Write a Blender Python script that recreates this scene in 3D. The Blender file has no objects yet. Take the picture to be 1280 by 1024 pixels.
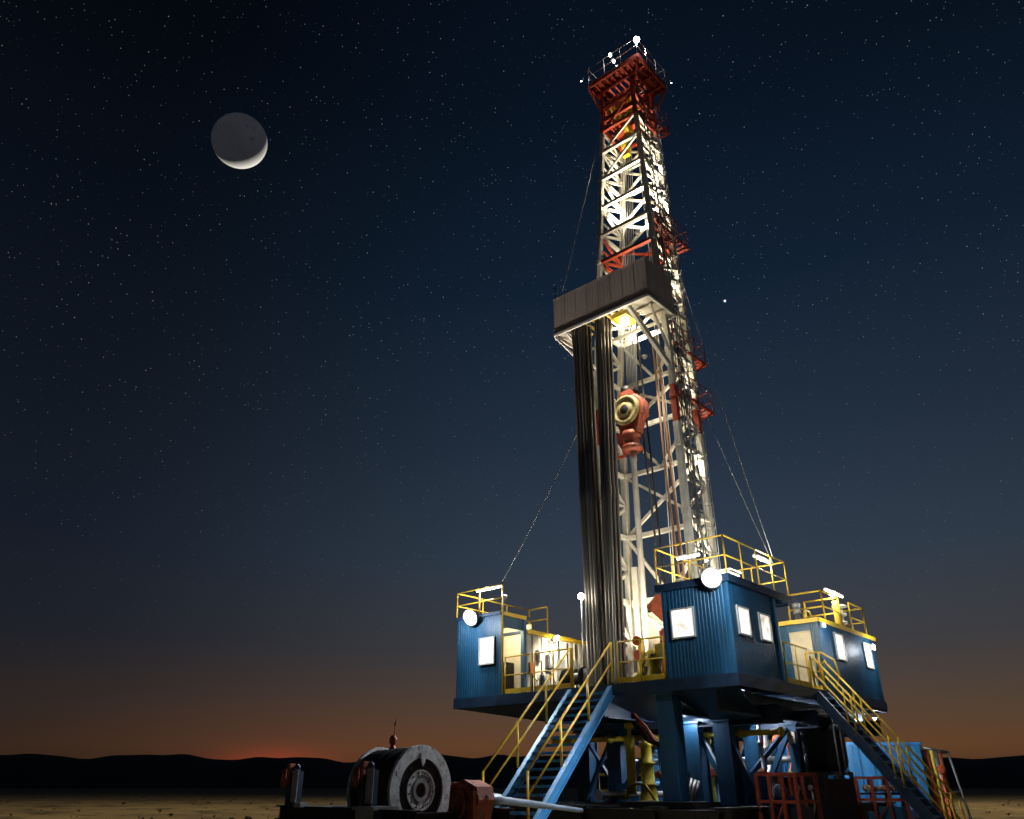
import bpy, bmesh, math, random
from mathutils import Vector, Matrix
R = math.radians
S = bpy.context.scene
COL = S.collection
random.seed(7)

# ------------------------------------------------------------------ camera
TH = math.atan(473 / 990.0)                       # upward tilt
H = 1.5
cam_d = bpy.data.cameras.new("camera"); cam = bpy.data.objects.new("camera", cam_d); COL.objects.link(cam)
cam.location = (0, 0, H); cam.rotation_euler = (R(90) + TH, 0, 0)
cam_d.sensor_width = 36; cam_d.lens = 36 * 990 / 1280.0
cam_d.clip_start = .1; cam_d.clip_end = 20000
S.camera = cam
S.view_settings.view_transform = 'Standard'; S.view_settings.look = 'None'
S.view_settings.exposure = 0; S.view_settings.gamma = 1
S.cycles.use_denoising = True
S.cycles.max_bounces = 6; S.cycles.diffuse_bounces = 2; S.cycles.glossy_bounces = 2
S.cycles.transparent_max_bounces = 6; S.cycles.volume_bounces = 0
S.cycles.sample_clamp_indirect = 4; S.cycles.caustics_reflective = False; S.cycles.caustics_refractive = False

# ------------------------------------------------------------------ world: dusk gradient, afterglow and stars
wd = bpy.data.worlds.new("World"); S.world = wd; wd.use_nodes = True
nt = wd.node_tree; N = nt.nodes; K = nt.links
for n in list(N): N.remove(n)
def nd(t, **k):
    n = N.new(t)
    for a, b in k.items(): setattr(n, a, b)
    return n
def mth(op, a, b=None, c=None, clamp=False):
    n = nd('ShaderNodeMath', operation=op); n.use_clamp = clamp
    for i, x in enumerate((a, b, c)):
        if x is None: continue
        if isinstance(x, (int, float)): n.inputs[i].default_value = x
        else: K.new(x, n.inputs[i])
    return n.outputs[0]
tc = nd('ShaderNodeTexCoord'); nrm = nd('ShaderNodeVectorMath', operation='NORMALIZE'); K.new(tc.outputs['Generated'], nrm.inputs[0])
sp = nd('ShaderNodeSeparateXYZ'); K.new(nrm.outputs[0], sp.inputs[0])
el = mth('MULTIPLY', mth('ARCSINE', sp.outputs[2]), 180 / math.pi)      # elevation in degrees
az = mth('MULTIPLY', mth('ARCTAN2', sp.outputs[0], sp.outputs[1]), 180 / math.pi)  # azimuth, + to the east
def ramp(stops):
    r = nd('ShaderNodeValToRGB'); e = r.color_ramp.elements
    while len(e) > 1: e.remove(e[-1])
    for i, (p, c) in enumerate(stops):
        x = e[0] if i == 0 else e.new(p)
        x.position = p; x.color = tuple(((v / 255) / 12.92 if v / 255 < .04045 else ((v / 255 + .055) / 1.055) ** 2.4) for v in c) + (1,)
    K.new(mth('DIVIDE', el, 60, clamp=True), r.inputs[0])
    return r.outputs[0]
cool = ramp([(0, (66, 40, 26)), (.04, (98, 66, 42)), (.08, (84, 67, 54)), (.14, (64, 63, 66)), (.24, (49, 61, 75)), (.38, (35, 48, 64)), (.56, (18, 33, 50)), (.76, (9, 20, 34)), (1, (5, 12, 23))])
dim = ramp([(0, (44, 30, 20)), (.04, (52, 38, 29)), (.08, (44, 37, 35)), (.15, (29, 32, 40)), (.25, (23, 29, 40)), (.40, (17, 23, 32)), (.6, (9, 15, 24)), (.8, (4, 8, 15)), (1, (3, 6, 12))])
fac = nd('ShaderNodeMapRange'); fac.interpolation_type = 'SMOOTHSTEP'
K.new(az, fac.inputs[0]); fac.inputs[1].default_value = -34; fac.inputs[2].default_value = 8; fac.inputs[3].default_value = 0; fac.inputs[4].default_value = 1
fac2 = nd('ShaderNodeMapRange'); fac2.interpolation_type = 'SMOOTHSTEP'
K.new(az, fac2.inputs[0]); fac2.inputs[1].default_value = 14; fac2.inputs[2].default_value = 75; fac2.inputs[3].default_value = 1; fac2.inputs[4].default_value = .35
mx = nd('ShaderNodeMix', data_type='RGBA'); K.new(mth('MULTIPLY', fac.outputs[0], fac2.outputs[0]), mx.inputs['Factor']); K.new(dim, mx.inputs['A']); K.new(cool, mx.inputs['B'])
def gauss(x, x0, w): return mth('EXPONENT', mth('MULTIPLY', mth('POWER', mth('ABSOLUTE', mth('DIVIDE', mth('SUBTRACT', x, x0), w)), 2), -1))
glow = mth('MULTIPLY', gauss(az, -15.2, 3.2), gauss(el, 1.3, .9))
glow2 = mth('MULTIPLY', gauss(az, -14, 11), gauss(el, 1.5, 3.4))
def scol(col, f):
    m = nd('ShaderNodeVectorMath', operation='SCALE'); m.inputs[0].default_value = col; K.new(f, m.inputs['Scale']); return m.outputs[0]
def vadd(a, b):
    m = nd('ShaderNodeVectorMath', operation='ADD'); K.new(a, m.inputs[0]); K.new(b, m.inputs[1]); return m.outputs[0]
below = nd('ShaderNodeMapRange'); K.new(el, below.inputs[0]); below.inputs[1].default_value = -5; below.inputs[2].default_value = -1
mxs = nd('ShaderNodeVectorMath', operation='SCALE'); K.new(mx.outputs['Result'], mxs.inputs[0]); K.new(below.outputs[0], mxs.inputs['Scale'])
sky = vadd(mxs.outputs[0], vadd(scol((.17, .013, .005), glow), scol((.022, .004, .002), glow2)))
def stars(scale, rad, gain, powr):
    v = nd('ShaderNodeTexVoronoi'); K.new(nrm.outputs[0], v.inputs['Vector']); v.inputs['Scale'].default_value = scale
    s2 = nd('ShaderNodeSeparateColor'); K.new(v.outputs['Color'], s2.inputs[0])
    d = mth('MULTIPLY', mth('SUBTRACT', 1, mth('DIVIDE', v.outputs['Distance'], rad)), 2.2, clamp=True)
    b = mth('MULTIPLY', mth('MULTIPLY', d, mth('POWER', s2.outputs[0], powr)), gain)
    mr = nd('ShaderNodeMapRange'); K.new(el, mr.inputs[0]); mr.inputs[1].default_value = 5; mr.inputs[2].default_value = 30
    b = mth('MULTIPLY', b, mr.outputs[0])
    c = nd('ShaderNodeMix', data_type='RGBA'); K.new(s2.outputs[1], c.inputs['Factor']); c.inputs['A'].default_value = (.55, .75, 1, 1); c.inputs['B'].default_value = (1, .93, .82, 1)
    m = nd('ShaderNodeVectorMath', operation='SCALE'); K.new(c.outputs['Result'], m.inputs[0]); K.new(b, m.inputs['Scale'])
    return m.outputs[0]
sky = vadd(sky, vadd(stars(210, .13, .26, 3.2), stars(60, .034, .55, 4)))
bg = nd('ShaderNodeBackground'); K.new(sky, bg.inputs[0]); bg.inputs[1].default_value = 1.0
K.new(bg.outputs[0], nd('ShaderNodeOutputWorld').inputs[0])

# ------------------------------------------------------------------ sun (already below the horizon: it only reaches the moon)
fwd = Vector((-.344, math.cos(TH) - .339 * math.sin(TH), math.sin(TH) + .339 * math.cos(TH))).normalized()
rt = fwd.cross(Vector((0, 0, 1))).normalized(); upv = rt.cross(fwd)
sdir = (fwd * .65 + (rt * math.cos(R(-54.5)) + upv * math.sin(R(-54.5))) * .76).normalized()
sl = bpy.data.lights.new("sun", 'SUN'); sl.energy = 5; sl.angle = R(.5); sl.color = (1, .95, .82)
so = bpy.data.objects.new("sun", sl); COL.objects.link(so); so.rotation_euler = sdir.to_track_quat('Z', 'Y').to_euler()

# ------------------------------------------------------------------ rig frame: a = to the left and back, b = to the right and back
AX = Vector((-math.sin(R(48.5)), math.cos(R(48.5)), 0)); BX = Vector((math.sin(R(41.5)), math.cos(R(41.5)), 0))
OX = Vector((6.5384, 24.0, 0)); ZX = Vector((0, 0, 1))
def W(p): return OX + AX * p[0] + BX * p[1] + ZX * p[2]
def lamp(name, p, power, col=(1, .93, .8), size=.12, aim=None, angle=150, blend=.6):
    """point light, or spot when aimed, of a seen fitting or an added fill"""
    l = bpy.data.lights.new(name, 'SPOT' if aim else 'POINT'); l.energy = power; l.color = col; l.shadow_soft_size = size
    o = bpy.data.objects.new(name, l); COL.objects.link(o); o.location = W(p)
    if aim:
        l.spot_size = R(angle); l.spot_blend = blend
        o.rotation_euler = (W(p) - W(aim)).to_track_quat('Z', 'Y').to_euler()
    return o

# ------------------------------------------------------------------ materials
MATS = {}
def mat(name, col, rough=.5, metal=0., var=.25, scale=3., wear=None, wamt=.5, wscale=6., bump=.15, bscale=30., streak=False, emit=None, estr=0., rnd=False):
    if name in MATS: return MATS[name]
    m = bpy.data.materials.new(name); m.use_nodes = True; t = m.node_tree; n = t.nodes; k = t.links
    p = n['Principled BSDF']; tx = n.new('ShaderNodeTexCoord'); geo = n.new('ShaderNodeNewGeometry')
    src = geo.outputs['Position']
    mp = n.new('ShaderNodeMapping'); k.new(src, mp.inputs[0])
    if streak: mp.inputs['Scale'].default_value = (1, 1, .12)
    nz = n.new('ShaderNodeTexNoise'); k.new(mp.outputs[0], nz.inputs['Vector']); nz.inputs['Scale'].default_value = scale; nz.inputs['Detail'].default_value = 7; nz.inputs['Roughness'].default_value = .62
    cr = n.new('ShaderNodeValToRGB'); k.new(nz.outputs[0], cr.inputs[0]); e = cr.color_ramp.elements
    e[0].position = .3; e[1].position = .72
    e[0].color = tuple(max(0, c * (1 - var)) for c in col) + (1,); e[1].color = tuple(min(1, c * (1 + var)) for c in col) + (1,)
    out = cr.outputs[0]
    if wear:
        nw = n.new('ShaderNodeTexNoise'); k.new(mp.outputs[0], nw.inputs['Vector']); nw.inputs['Scale'].default_value = wscale; nw.inputs['Detail'].default_value = 9; nw.inputs['Roughness'].default_value = .7
        cw = n.new('ShaderNodeValToRGB'); k.new(nw.outputs[0], cw.inputs[0]); w = cw.color_ramp.elements
        th = .78 - .42 * wamt; w[0].position = th; w[0].color = (0, 0, 0, 1); w[1].position = th + .07; w[1].color = (1, 1, 1, 1)
        mxx = n.new('ShaderNodeMix'); mxx.data_type = 'RGBA'; k.new(cw.outputs[0], mxx.inputs['Factor']); k.new(out, mxx.inputs['A']); mxx.inputs['B'].default_value = tuple(wear) + (1,)
        out = mxx.outputs['Result']
    if rnd:
        oi = n.new('ShaderNodeObjectInfo'); rm = n.new('ShaderNodeMapRange'); k.new(oi.outputs['Random'], rm.inputs[0]); rm.inputs[3].default_value = .35; rm.inputs[4].default_value = 1.5
        vs = n.new('ShaderNodeVectorMath'); vs.operation = 'SCALE'; k.new(out, vs.inputs[0]); k.new(rm.outputs[0], vs.inputs['Scale']); out = vs.outputs[0]
    k.new(out, p.inputs['Base Color'])
    p.inputs['Metallic'].default_value = metal
    mr = n.new('ShaderNodeMapRange'); k.new(nz.outputs[0], mr.inputs[0]); mr.inputs[3].default_value = max(.05, rough - .15); mr.inputs[4].default_value = min(1, rough + .2)
    k.new(mr.outputs[0], p.inputs['Roughness'])
    if bump:
        nb = n.new('ShaderNodeTexNoise'); k.new(src, nb.inputs['Vector']); nb.inputs['Scale'].default_value = bscale; nb.inputs['Detail'].default_value = 4
        b = n.new('ShaderNodeBump'); b.inputs['Strength'].default_value = bump; b.inputs['Distance'].default_value = .02; k.new(nb.outputs[0], b.inputs['Height']); k.new(b.outputs[0], p.inputs['Normal'])
    if emit:
        p.inputs['Emission Color'].default_value = tuple(emit) + (1,); p.inputs['Emission Strength'].default_value = estr
    MATS[name] = m; return m
BLUE = mat('blue_paint', (.008, .070, .145), .45, .1, .4, 1.5, (.045, .042, .04), .36, 4, .2, 14, streak=True)
BLUEL = mat('stair_blue_paint', (.05, .24, .50), .45, .1, .25, 3, (.10, .10, .11), .4, 7)
NAVY = mat('navy_steel_paint', (.018, .042, .085), .42, .25, .35, 2, (.09, .08, .075), .3, 5)
COLB = mat('column_blue_paint', (.015, .08, .175), .42, .1, .3, 2, (.06, .05, .05), .3, 5, streak=True)
YEL = mat('yellow_paint', (.72, .46, .03), .42, 0, .2, 3, (.12, .09, .06), .3, 9)
RED = mat('red_paint', (.50, .065, .025), .5, 0, .3, 4, (.12, .06, .04), .35, 6)
REDO = mat('orange_red_paint', (.70, .13, .035), .45, 0, .25, 4, (.25, .08, .04), .35, 7)
REDK = mat('dull_red_steel', (.36, .06, .03), .6, .1, .4, 4, (.07, .05, .04), .45, 6)
WHITE = mat('mast_white_paint', (.74, .71, .63), .45, .05, .2, 3, (.30, .22, .12), .25, 6)
GREYW = mat('windwall_sheet', (.50, .43, .39), .6, .0, .12, 2, (.38, .32, .28), .35, 3, .1, 10, streak=True)
BEIGE = mat('beige_panel', (.48, .44, .36), .6, 0, .15, 2)
PIPE = mat('drill_pipe_steel', (.12, .113, .105), .42, .7, .08, .4, None, 0, 3, 0, 20, rnd=True)
CHROME = mat('bright_pipe_steel', (.52, .49, .45), .36, .7, .12, .8, (.3, .2, .12), .1, 3, .05, 20, rnd=True)
GALV = mat('galvanised_steel', (.38, .39, .40), .42, .7, .25, 5, (.20, .15, .10), .3, 8)
BLACK = mat('black_steel', (.012, .012, .014), .55, .3, .5, 4, (.06, .05, .045), .3, 7)
RUB = mat('black_rubber', (.012, .012, .012), .6, 0, .5, 6)
CREAM = mat('cream_wall', (.72, .62, .42), .55, 0, .15, 2, (.35, .13, .06), .25, 3)
PANEL = mat('white_wall_sheet', (.56, .52, .43), .5, .05, .2, 2, (.22, .19, .15), .4, 4, streak=True)
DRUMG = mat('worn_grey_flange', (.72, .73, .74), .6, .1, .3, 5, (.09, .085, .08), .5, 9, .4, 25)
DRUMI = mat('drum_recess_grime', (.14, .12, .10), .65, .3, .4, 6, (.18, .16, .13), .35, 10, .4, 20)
ROPE = mat('greased_wire_rope', (.04, .04, .042), .36, .4, .4, 8, (.12, .12, .12), .2, 12, .3, 60)
RUST = mat('rusty_red_casting', (.44, .12, .065), .7, .2, .4, 5, (.13, .06, .035), .55, 8, .4, 20)
TANK = mat('tank_blue_paint', (.035, .20, .42), .45, .1, .3, 2, (.04, .05, .07), .38, 2.5, streak=True)
YELP = mat('machine_yellow', (.72, .55, .05), .42, 0, .2, 5, (.15, .11, .05), .35, 9)
WIRE = mat('wire_rope', (.45, .45, .43), .5, 0, .1, 4, bump=0)
def emat(name, col, s):
    m = bpy.data.materials.new(name); m.use_nodes = True; p = m.node_tree.nodes['Principled BSDF']
    n = m.node_tree.nodes; k = m.node_tree.links
    g = n.new('ShaderNodeNewGeometry'); z = n.new('ShaderNodeTexNoise'); z.inputs['Scale'].default_value = 2.2; k.new(g.outputs['Position'], z.inputs['Vector'])
    mr = n.new('ShaderNodeMapRange'); k.new(z.outputs[0], mr.inputs[0]); mr.inputs[1].default_value = .35; mr.inputs[2].default_value = .6; mr.inputs[3].default_value = s * .72; mr.inputs[4].default_value = s
    k.new(mr.outputs[0], p.inputs['Emission Strength'])
    p.inputs['Base Color'].default_value = (.8, .8, .8, 1); p.inputs['Emission Color'].default_value = tuple(col) + (1,); return m
LENS = emat('lit_lens', (.85, .93, 1), 60)
LENSW = emat('lit_warm_lens', (1, .9, .68), 30)
TUBE = emat('lit_tube', (1, .97, .85), 9)
WIN = emat('lit_window', (1, .97, .90), 1.08)
def _win():
    t = WIN.node_tree; n = t.nodes; k = t.links; p = n['Principled BSDF']
    g = n.new('ShaderNodeNewGeometry'); z = n.new('ShaderNodeTexNoise'); z.inputs['Scale'].default_value = 3.4; z.inputs['Detail'].default_value = 5; k.new(g.outputs['Position'], z.inputs['Vector'])
    c = n.new('ShaderNodeValToRGB'); k.new(z.outputs[0], c.inputs[0]); e = c.color_ramp.elements; e[0].position = .34; e[0].color = (.62, .47, .28, 1); e[1].position = .46; e[1].color = (1, .97, .90, 1)
    k.new(c.outputs[0], p.inputs['Emission Color'])
_win()
FRAME = mat('window_frame_aluminium', (.5, .5, .47), .5, .2)

# ------------------------------------------------------------------ mesh helper (all coordinates are a, b, z of the rig)
class MB:
    def __init__(s): s.v = []; s.f = []; s.m = []; s.s = []; s.mi = 0
    def q(s, idx, sm=False): s.f.append(tuple(idx)); s.m.append(s.mi); s.s.append(sm)
    def box(s, a0, a1, b0, b1, z0, z1):
        i = len(s.v)
        for z in (z0, z1):
            for (a, b) in ((a0, b0), (a1, b0), (a1, b1), (a0, b1)): s.v.append(W((a, b, z)))
        for f in ((0, 3, 2, 1), (4, 5, 6, 7), (0, 1, 5, 4), (1, 2, 6, 5), (2, 3, 7, 6), (3, 0, 4, 7)): s.q([i + j for j in f])
        return s
    def frame_(s, d):
        d = d.normalized(); u = ZX if abs(d.z) < .95 else AX
        x = d.cross(u).normalized(); y = x.cross(d).normalized(); return d, x, y
    def bar(s, p, q, w, h=None):
        h = h or w; P, Q = W(p), W(q); d, x, y = s.frame_(Q - P); i = len(s.v)
        for c in (P, Q):
            for (u, t) in ((-1, -1), (1, -1), (1, 1), (-1, 1)): s.v.append(c + x * (u * w / 2) + y * (t * h / 2))
        for f in ((0, 3, 2, 1), (4, 5, 6, 7), (0, 1, 5, 4), (1, 2, 6, 5), (2, 3, 7, 6), (3, 0, 4, 7)): s.q([i + j for j in f])
        return s
    def ibeam(s, p, q, w, h, t=.03):
        """flanges top and bottom with a web between"""
        p = list(p); q = list(q)
        P, Q = W(p), W(q); d, x, y = s.frame_(Q - P)
        for (cw, ch, off) in ((w, t, h / 2 - t / 2), (w, t, -h / 2 + t / 2), (t, h - 2 * t, 0)):
            i = len(s.v)
            for c in (P, Q):
                for (u, v) in ((-1, -1), (1, -1), (1, 1), (-1, 1)): s.v.append(c + x * (u * cw / 2) + y * (off + v * ch / 2))
            for f in ((0, 3, 2, 1), (4, 5, 6, 7), (0, 1, 5, 4), (1, 2, 6, 5), (2, 3, 7, 6), (3, 0, 4, 7)): s.q([i + j for j in f])
        return s
    def lathe(s, p, q, prof, n=16):
        """prof: (distance along p->q, radius)"""
        P, Q = W(p), W(q); d, x, y = s.frame_(Q - P); rings = []
        for (t, r) in prof:
            i = len(s.v); rings.append(i)
            for k in range(n):
                a = 2 * math.pi * k / n; s.v.append(P + d * t + (x * math.cos(a) + y * math.sin(a)) * r)
        for a, b in zip(rings[:-1], rings[1:]):
            for k in range(n): s.q((a + k, a + (k + 1) % n, b + (k + 1) % n, b + k), True)
        s.q([rings[0] + k for k in range(n)][::-1]); s.q([rings[-1] + k for k in range(n)])
        return s
    def tube(s, p, q, r, n=8, r2=None):
        L = (W(q) - W(p)).length; return s.lathe(p, q, [(0, r), (L, r2 or r)], n)
    def path(s, pts, r, n=6):
        P = [W(p) for p in pts]; rings = []; x = None
        for j, c in enumerate(P):
            d = (P[min(j + 1, len(P) - 1)] - P[max(j - 1, 0)]).normalized()
            if x is None: _, x, _ = s.frame_(d)
            x = (x - d * x.dot(d)).normalized(); y = d.cross(x); i = len(s.v); rings.append(i)
            for k in range(n):
                a = 2 * math.pi * k / n; s.v.append(c + (x * math.cos(a) + y * math.sin(a)) * r)
        for a, b in zip(rings[:-1], rings[1:]):
            for k in range(n): s.q((a + k, a + (k + 1) % n, b + (k + 1) % n, b + k), True)
        s.q([rings[0] + k for k in range(n)][::-1]); s.q([rings[-1] + k for k in range(n)])
        return s
    def prism(s, pts, off):
        """pts: polygon in rig coordinates, off: rig offset vector"""
        i = len(s.v); n = len(pts)
        for p in pts: s.v.append(W(p))
        for p in pts: s.v.append(W((p[0] + off[0], p[1] + off[1], p[2] + off[2])))
        s.q(list(range(i, i + n))); s.q(list(range(i + n, i + 2 * n))[::-1])
        for k in range(n): s.q((i + k, i + (k + 1) % n, i + n + (k + 1) % n, i + n + k))
        return s
    def corr(s, p0, p1, z0, z1, out, pitch=.125, dep=.010):
        """corrugated sheet wall from p0 to p1 (a, b); 'out' = outward (a, b)"""
        L = math.hypot(p1[0] - p0[0], p1[1] - p0[1]); n = max(1, round(L / pitch)); da = ((p1[0] - p0[0]) / n, (p1[1] - p0[1]) / n)
        pts = []
        for k in range(n):
            for (t, o) in ((0, 0), (.30, 0), (.42, 1), (.88, 1)):
                pts.append((p0[0] + da[0] * (k + t) + out[0] * o * dep, p0[1] + da[1] * (k + t) + out[1] * o * dep))
        pts.append((p1[0], p1[1]))
        back = [(p1[0] - out[0] * .04, p1[1] - out[1] * .04), (p0[0] - out[0] * .04, p0[1] - out[1] * .04)]
        poly = pts; i = len(s.v); m = len(poly)
        for z in (z0, z1):
            for p in poly: s.v.append(W((p[0], p[1], z)))
            for p in back: s.v.append(W((p[0], p[1], z)))
        T = m + 2
        for k in range(T): s.q((i + k, i + (k + 1) % T, i + T + (k + 1) % T, i + T + k))
        s.q(list(range(i, i + T))[::-1]); s.q(list(range(i + T, i + 2 * T)))
        return s
    def build(s, name, mats, parent=None, loc=None):
        """one mesh object; world coordinates are kept, the origin goes to loc (rig) or to the parent's"""
        if not isinstance(mats, (list, tuple)): mats = [mats]
        if parent is not None: base = parent.get('_w') and Vector(parent['_w']) or Vector((0, 0, 0))
        elif loc is not None: base = W(loc)
        else:
            base = Vector((sum(v.x for v in s.v) / len(s.v), sum(v.y for v in s.v) / len(s.v), min(v.z for v in s.v)))
        me = bpy.data.meshes.new(name); me.from_pydata([v - base for v in s.v], [], s.f)
        for m in mats: me.materials.append(m)
        me.polygons.foreach_set('material_index', s.m); me.polygons.foreach_set('use_smooth', s.s)
        bm = bmesh.new(); bm.from_mesh(me); bmesh.ops.recalc_face_normals(bm, faces=bm.faces); bm.to_mesh(me); bm.free()
        o = bpy.data.objects.new(name, me); COL.objects.link(o)
        if parent is not None: o.parent = parent
        else: o.location = base
        o['_w'] = tuple(base)
        return o
def tag(o, label=None, cat=None, group=None, kind=None):
    for k, v in (('label', label), ('category', cat), ('group', group), ('kind', kind)):
        if v: o[k] = v
    return o
def thing(name, label, cat, at, group=None):
    o = bpy.data.objects.new(name, None); COL.objects.link(o); o.location = W(at); o['_w'] = tuple(W(at)); o.empty_display_size = .3
    return tag(o, label, cat, group)
def copy_tree(o, parent=None):
    c = o.copy(); COL.objects.link(c); c.parent = parent
    for ch in [x for x in bpy.data.objects if x.parent == o and x != c]: copy_tree(ch, c)
    return c
def smooth(o):
    for p in o.data.polygons: p.use_smooth = True

# ================================================================== SETTING
def setting_ground():
    me = bpy.data.meshes.new('ground'); bm = bmesh.new()
    xs = [-4500, -1200, -400, -150, -70] + [x * 1.0 for x in range(-40, 41, 2)] + [70, 150, 400, 1200, 4500]
    ys = [-300, -60, -10] + [y * 1.0 for y in range(0, 90, 2)] + [110, 150, 220, 350, 700, 1500, 3000, 5200]
    rnd = random.Random(3); g = []
    for y in ys:
        row = []
        for x in xs:
            d = math.hypot(x - 2, y - 30); z = 0
            if d > 14: z = (rnd.random() - .5) * .10
            u = min(1, max(0, (y - 30) / 30)) if abs(x) < 5000 else 0; z += .5 * u * u * (3 - 2 * u)
            row.append(bm.verts.new((x, y, z)))
        g.append(row)
    for j in range(len(ys) - 1):
        for i in range(len(xs) - 1): bm.faces.new((g[j][i], g[j][i + 1], g[j + 1][i + 1], g[j + 1][i]))
    bm.to_mesh(me); bm.free()
    for p in me.polygons: p.use_smooth = True
    m = mat('dry_sand', (.24, .185, .10), .95, 0, .5, .12, (.09, .068, .038), .62, .5, 1, 3)
    me.materials.append(m); o = bpy.data.objects.new('ground', me); COL.objects.link(o); tag(o, kind='structure')
setting_ground()
def setting_hills():
    me = bpy.data.meshes.new('hills'); bm = bmesh.new(); rnd = random.Random(11)
    def fr(x): return sum(math.sin(x * f + p) * w for f, p, w in ((.13, 1, .7), (.33, 2.2, .5), (.81, .4, .6), (1.6, 3, .35), (2.9, 5, .14)))
    rings = []
    for (dist, hh) in ((2300, 0), (2550, .45), (2850, .85), (3050, 1.0), (3600, 0)):
        row = []
        for k in range(0, 241):
            azd = -60 + k * .5
            base = 100 + 9 * fr(azd) if azd < 0 else 98 + 5 * fr(azd) - max(0, azd - 15) * .25
            d = dist + 60 * math.sin(azd * .7 + dist)
            row.append(bm.verts.new((d * math.sin(R(azd)), d * math.cos(R(azd)), -2 + base * hh * (d / 3050 if hh < 1 else 1) + (4 * rnd.random() if 0 < hh < 1 else 0))))
        rings.append(row)
    for a, b in zip(rings[:-1], rings[1:]):
        for k in range(240): bm.faces.new((a[k], a[k + 1], b[k + 1], b[k]))
    bmesh.ops.recalc_face_normals(bm, faces=bm.faces); bm.to_mesh(me); bm.free()
    for p in me.polygons: p.use_smooth = True
    me.materials.append(mat('dark_hill_scrub', (.016, .016, .02), 1, 0, .3, .01, bump=0)); o = bpy.data.objects.new('hills', me); COL.objects.link(o); tag(o, kind='structure')
setting_hills()

def sky_bodies():
    me = bpy.data.meshes.new('moon'); bm = bmesh.new(); bmesh.ops.create_uvsphere(bm, u_segments=96, v_segments=64, radius=182); bm.to_mesh(me); bm.free()
    for p in me.polygons: p.use_smooth = True
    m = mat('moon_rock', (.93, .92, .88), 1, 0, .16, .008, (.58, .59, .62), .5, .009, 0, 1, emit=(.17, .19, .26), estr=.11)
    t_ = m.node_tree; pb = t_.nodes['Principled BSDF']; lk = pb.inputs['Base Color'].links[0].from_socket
    hs = t_.nodes.new('ShaderNodeVectorMath'); hs.operation = 'MULTIPLY'; t_.links.new(lk, hs.inputs[0]); hs.inputs[1].default_value = (.9, .98, 1.25); t_.links.new(hs.outputs[0], pb.inputs['Emission Color']); pb.inputs['Emission Strength'].default_value = .022  # weak emission in the rock colour stands in for earthshine on the dark disc
    me.materials.append(m); o = bpy.data.objects.new('moon', me); COL.objects.link(o); o.location = Vector((0, 0, H)) + fwd * 6000
    tag(o, 'large grey moon with a thin bright crescent along its lower right edge', 'moon')
    x, v = (906 - 640) / 990, (512 - 376) / 990
    d = Vector((x, math.cos(TH) - v * math.sin(TH), math.sin(TH) + v * math.cos(TH))).normalized()
    me = bpy.data.meshes.new('planet'); bm = bmesh.new(); bmesh.ops.create_uvsphere(bm, u_segments=16, v_segments=10, radius=8); bm.to_mesh(me); bm.free()
    me.materials.append(emat('planet_light', (.95, .95, 1), 1.6)); o = bpy.data.objects.new('planet', me); COL.objects.link(o); o.location = d * 6000
    tag(o, 'single bright white planet in the sky to the right of the derrick', 'planet')
sky_bodies()

# ================================================================== reusable pieces
def rail_mb(m, pts, z, h=1.25, r=.028, mid=True, post=1.2, toe=0., ends=True):
    """guard rail following (a, b) points at deck height z"""
    for (p, q) in zip(pts[:-1], pts[1:]):
        L = math.hypot(q[0] - p[0], q[1] - p[1]); n = max(1, round(L / post))
        m.tube((p[0], p[1], z + h), (q[0], q[1], z + h), r, 8)
        if mid: m.tube((p[0], p[1], z + h * .5), (q[0], q[1], z + h * .5), r * .85, 8)
        for k in range(n + 1):
            a, b = p[0] + (q[0] - p[0]) * k / n, p[1] + (q[1] - p[1]) * k / n
            m.tube((a, b, z), (a, b, z + h), r, 8)
        if toe: m.bar((p[0], p[1], z + toe / 2 + .01), (q[0], q[1], z + toe / 2 + .01), .02, toe)
def guard_rail(pts, label, z=4.53, h=1.28, toe=.16, post=1.2, r=.028, group='yellow guard rails on the deck edge'):
    t = thing('guard_rail', label, 'guard rail', (pts[0][0], pts[0][1], z), group)
    m = MB(); rail_mb(m, pts, z, h, r, True, post); m.build('rail', YEL, t)
    m = MB()
    for (p, q) in zip(pts[:-1], pts[1:]): m.bar((p[0], p[1], z + toe / 2 + .012), (q[0], q[1], z + toe / 2 + .012), .022, toe)
    m.build('toe_board', YEL, t); return t
def floodlight(at, aim, label, size=.22, power=500, col=(.86, .93, 1), lens=None, angle=165, group='floodlights on the rig'):
    t = thing('floodlight', label, 'floodlight', at, group)
    if size > .3: lamp('floodlight_spill', (at[0] - (.95 if at[0] < 1 else 0), at[1] - .85, at[2] - .1), 260 if at[0] < 1 else 190, col, .15)
    A_, B_ = Vector(at), Vector(aim); d = (B_ - A_).normalized()
    back = tuple(A_ - d * .16); f = tuple(A_); tip = tuple(A_ + d * .035)
    m = MB(); m.lathe(back, f, [(0, size * .35), (.05, size * .6), (.12, size), (.165, size * 1.06), (.166, size * .97), (.15, size * .9)], 20); m.build('housing', GALV, t)
    m = MB(); m.lathe(f, tip, [(-.012, size * .9), (.012, size * .72), (.028, size * .35), (.032, .01)], 20); m.build('lens', lens or LENS, t)
    m = MB(); m.bar((at[0] - d.x * .1, at[1] - d.y * .1, at[2] - size - .1), (at[0] - d.x * .1, at[1] - d.y * .1, at[2] - size * .5), .04, .02); m.build('bracket', BLACK, t)
    lamp('floodlight_glow', tuple(A_ + d * .12), power, col, .1, tuple(A_ + d), angle)
    return t
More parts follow.
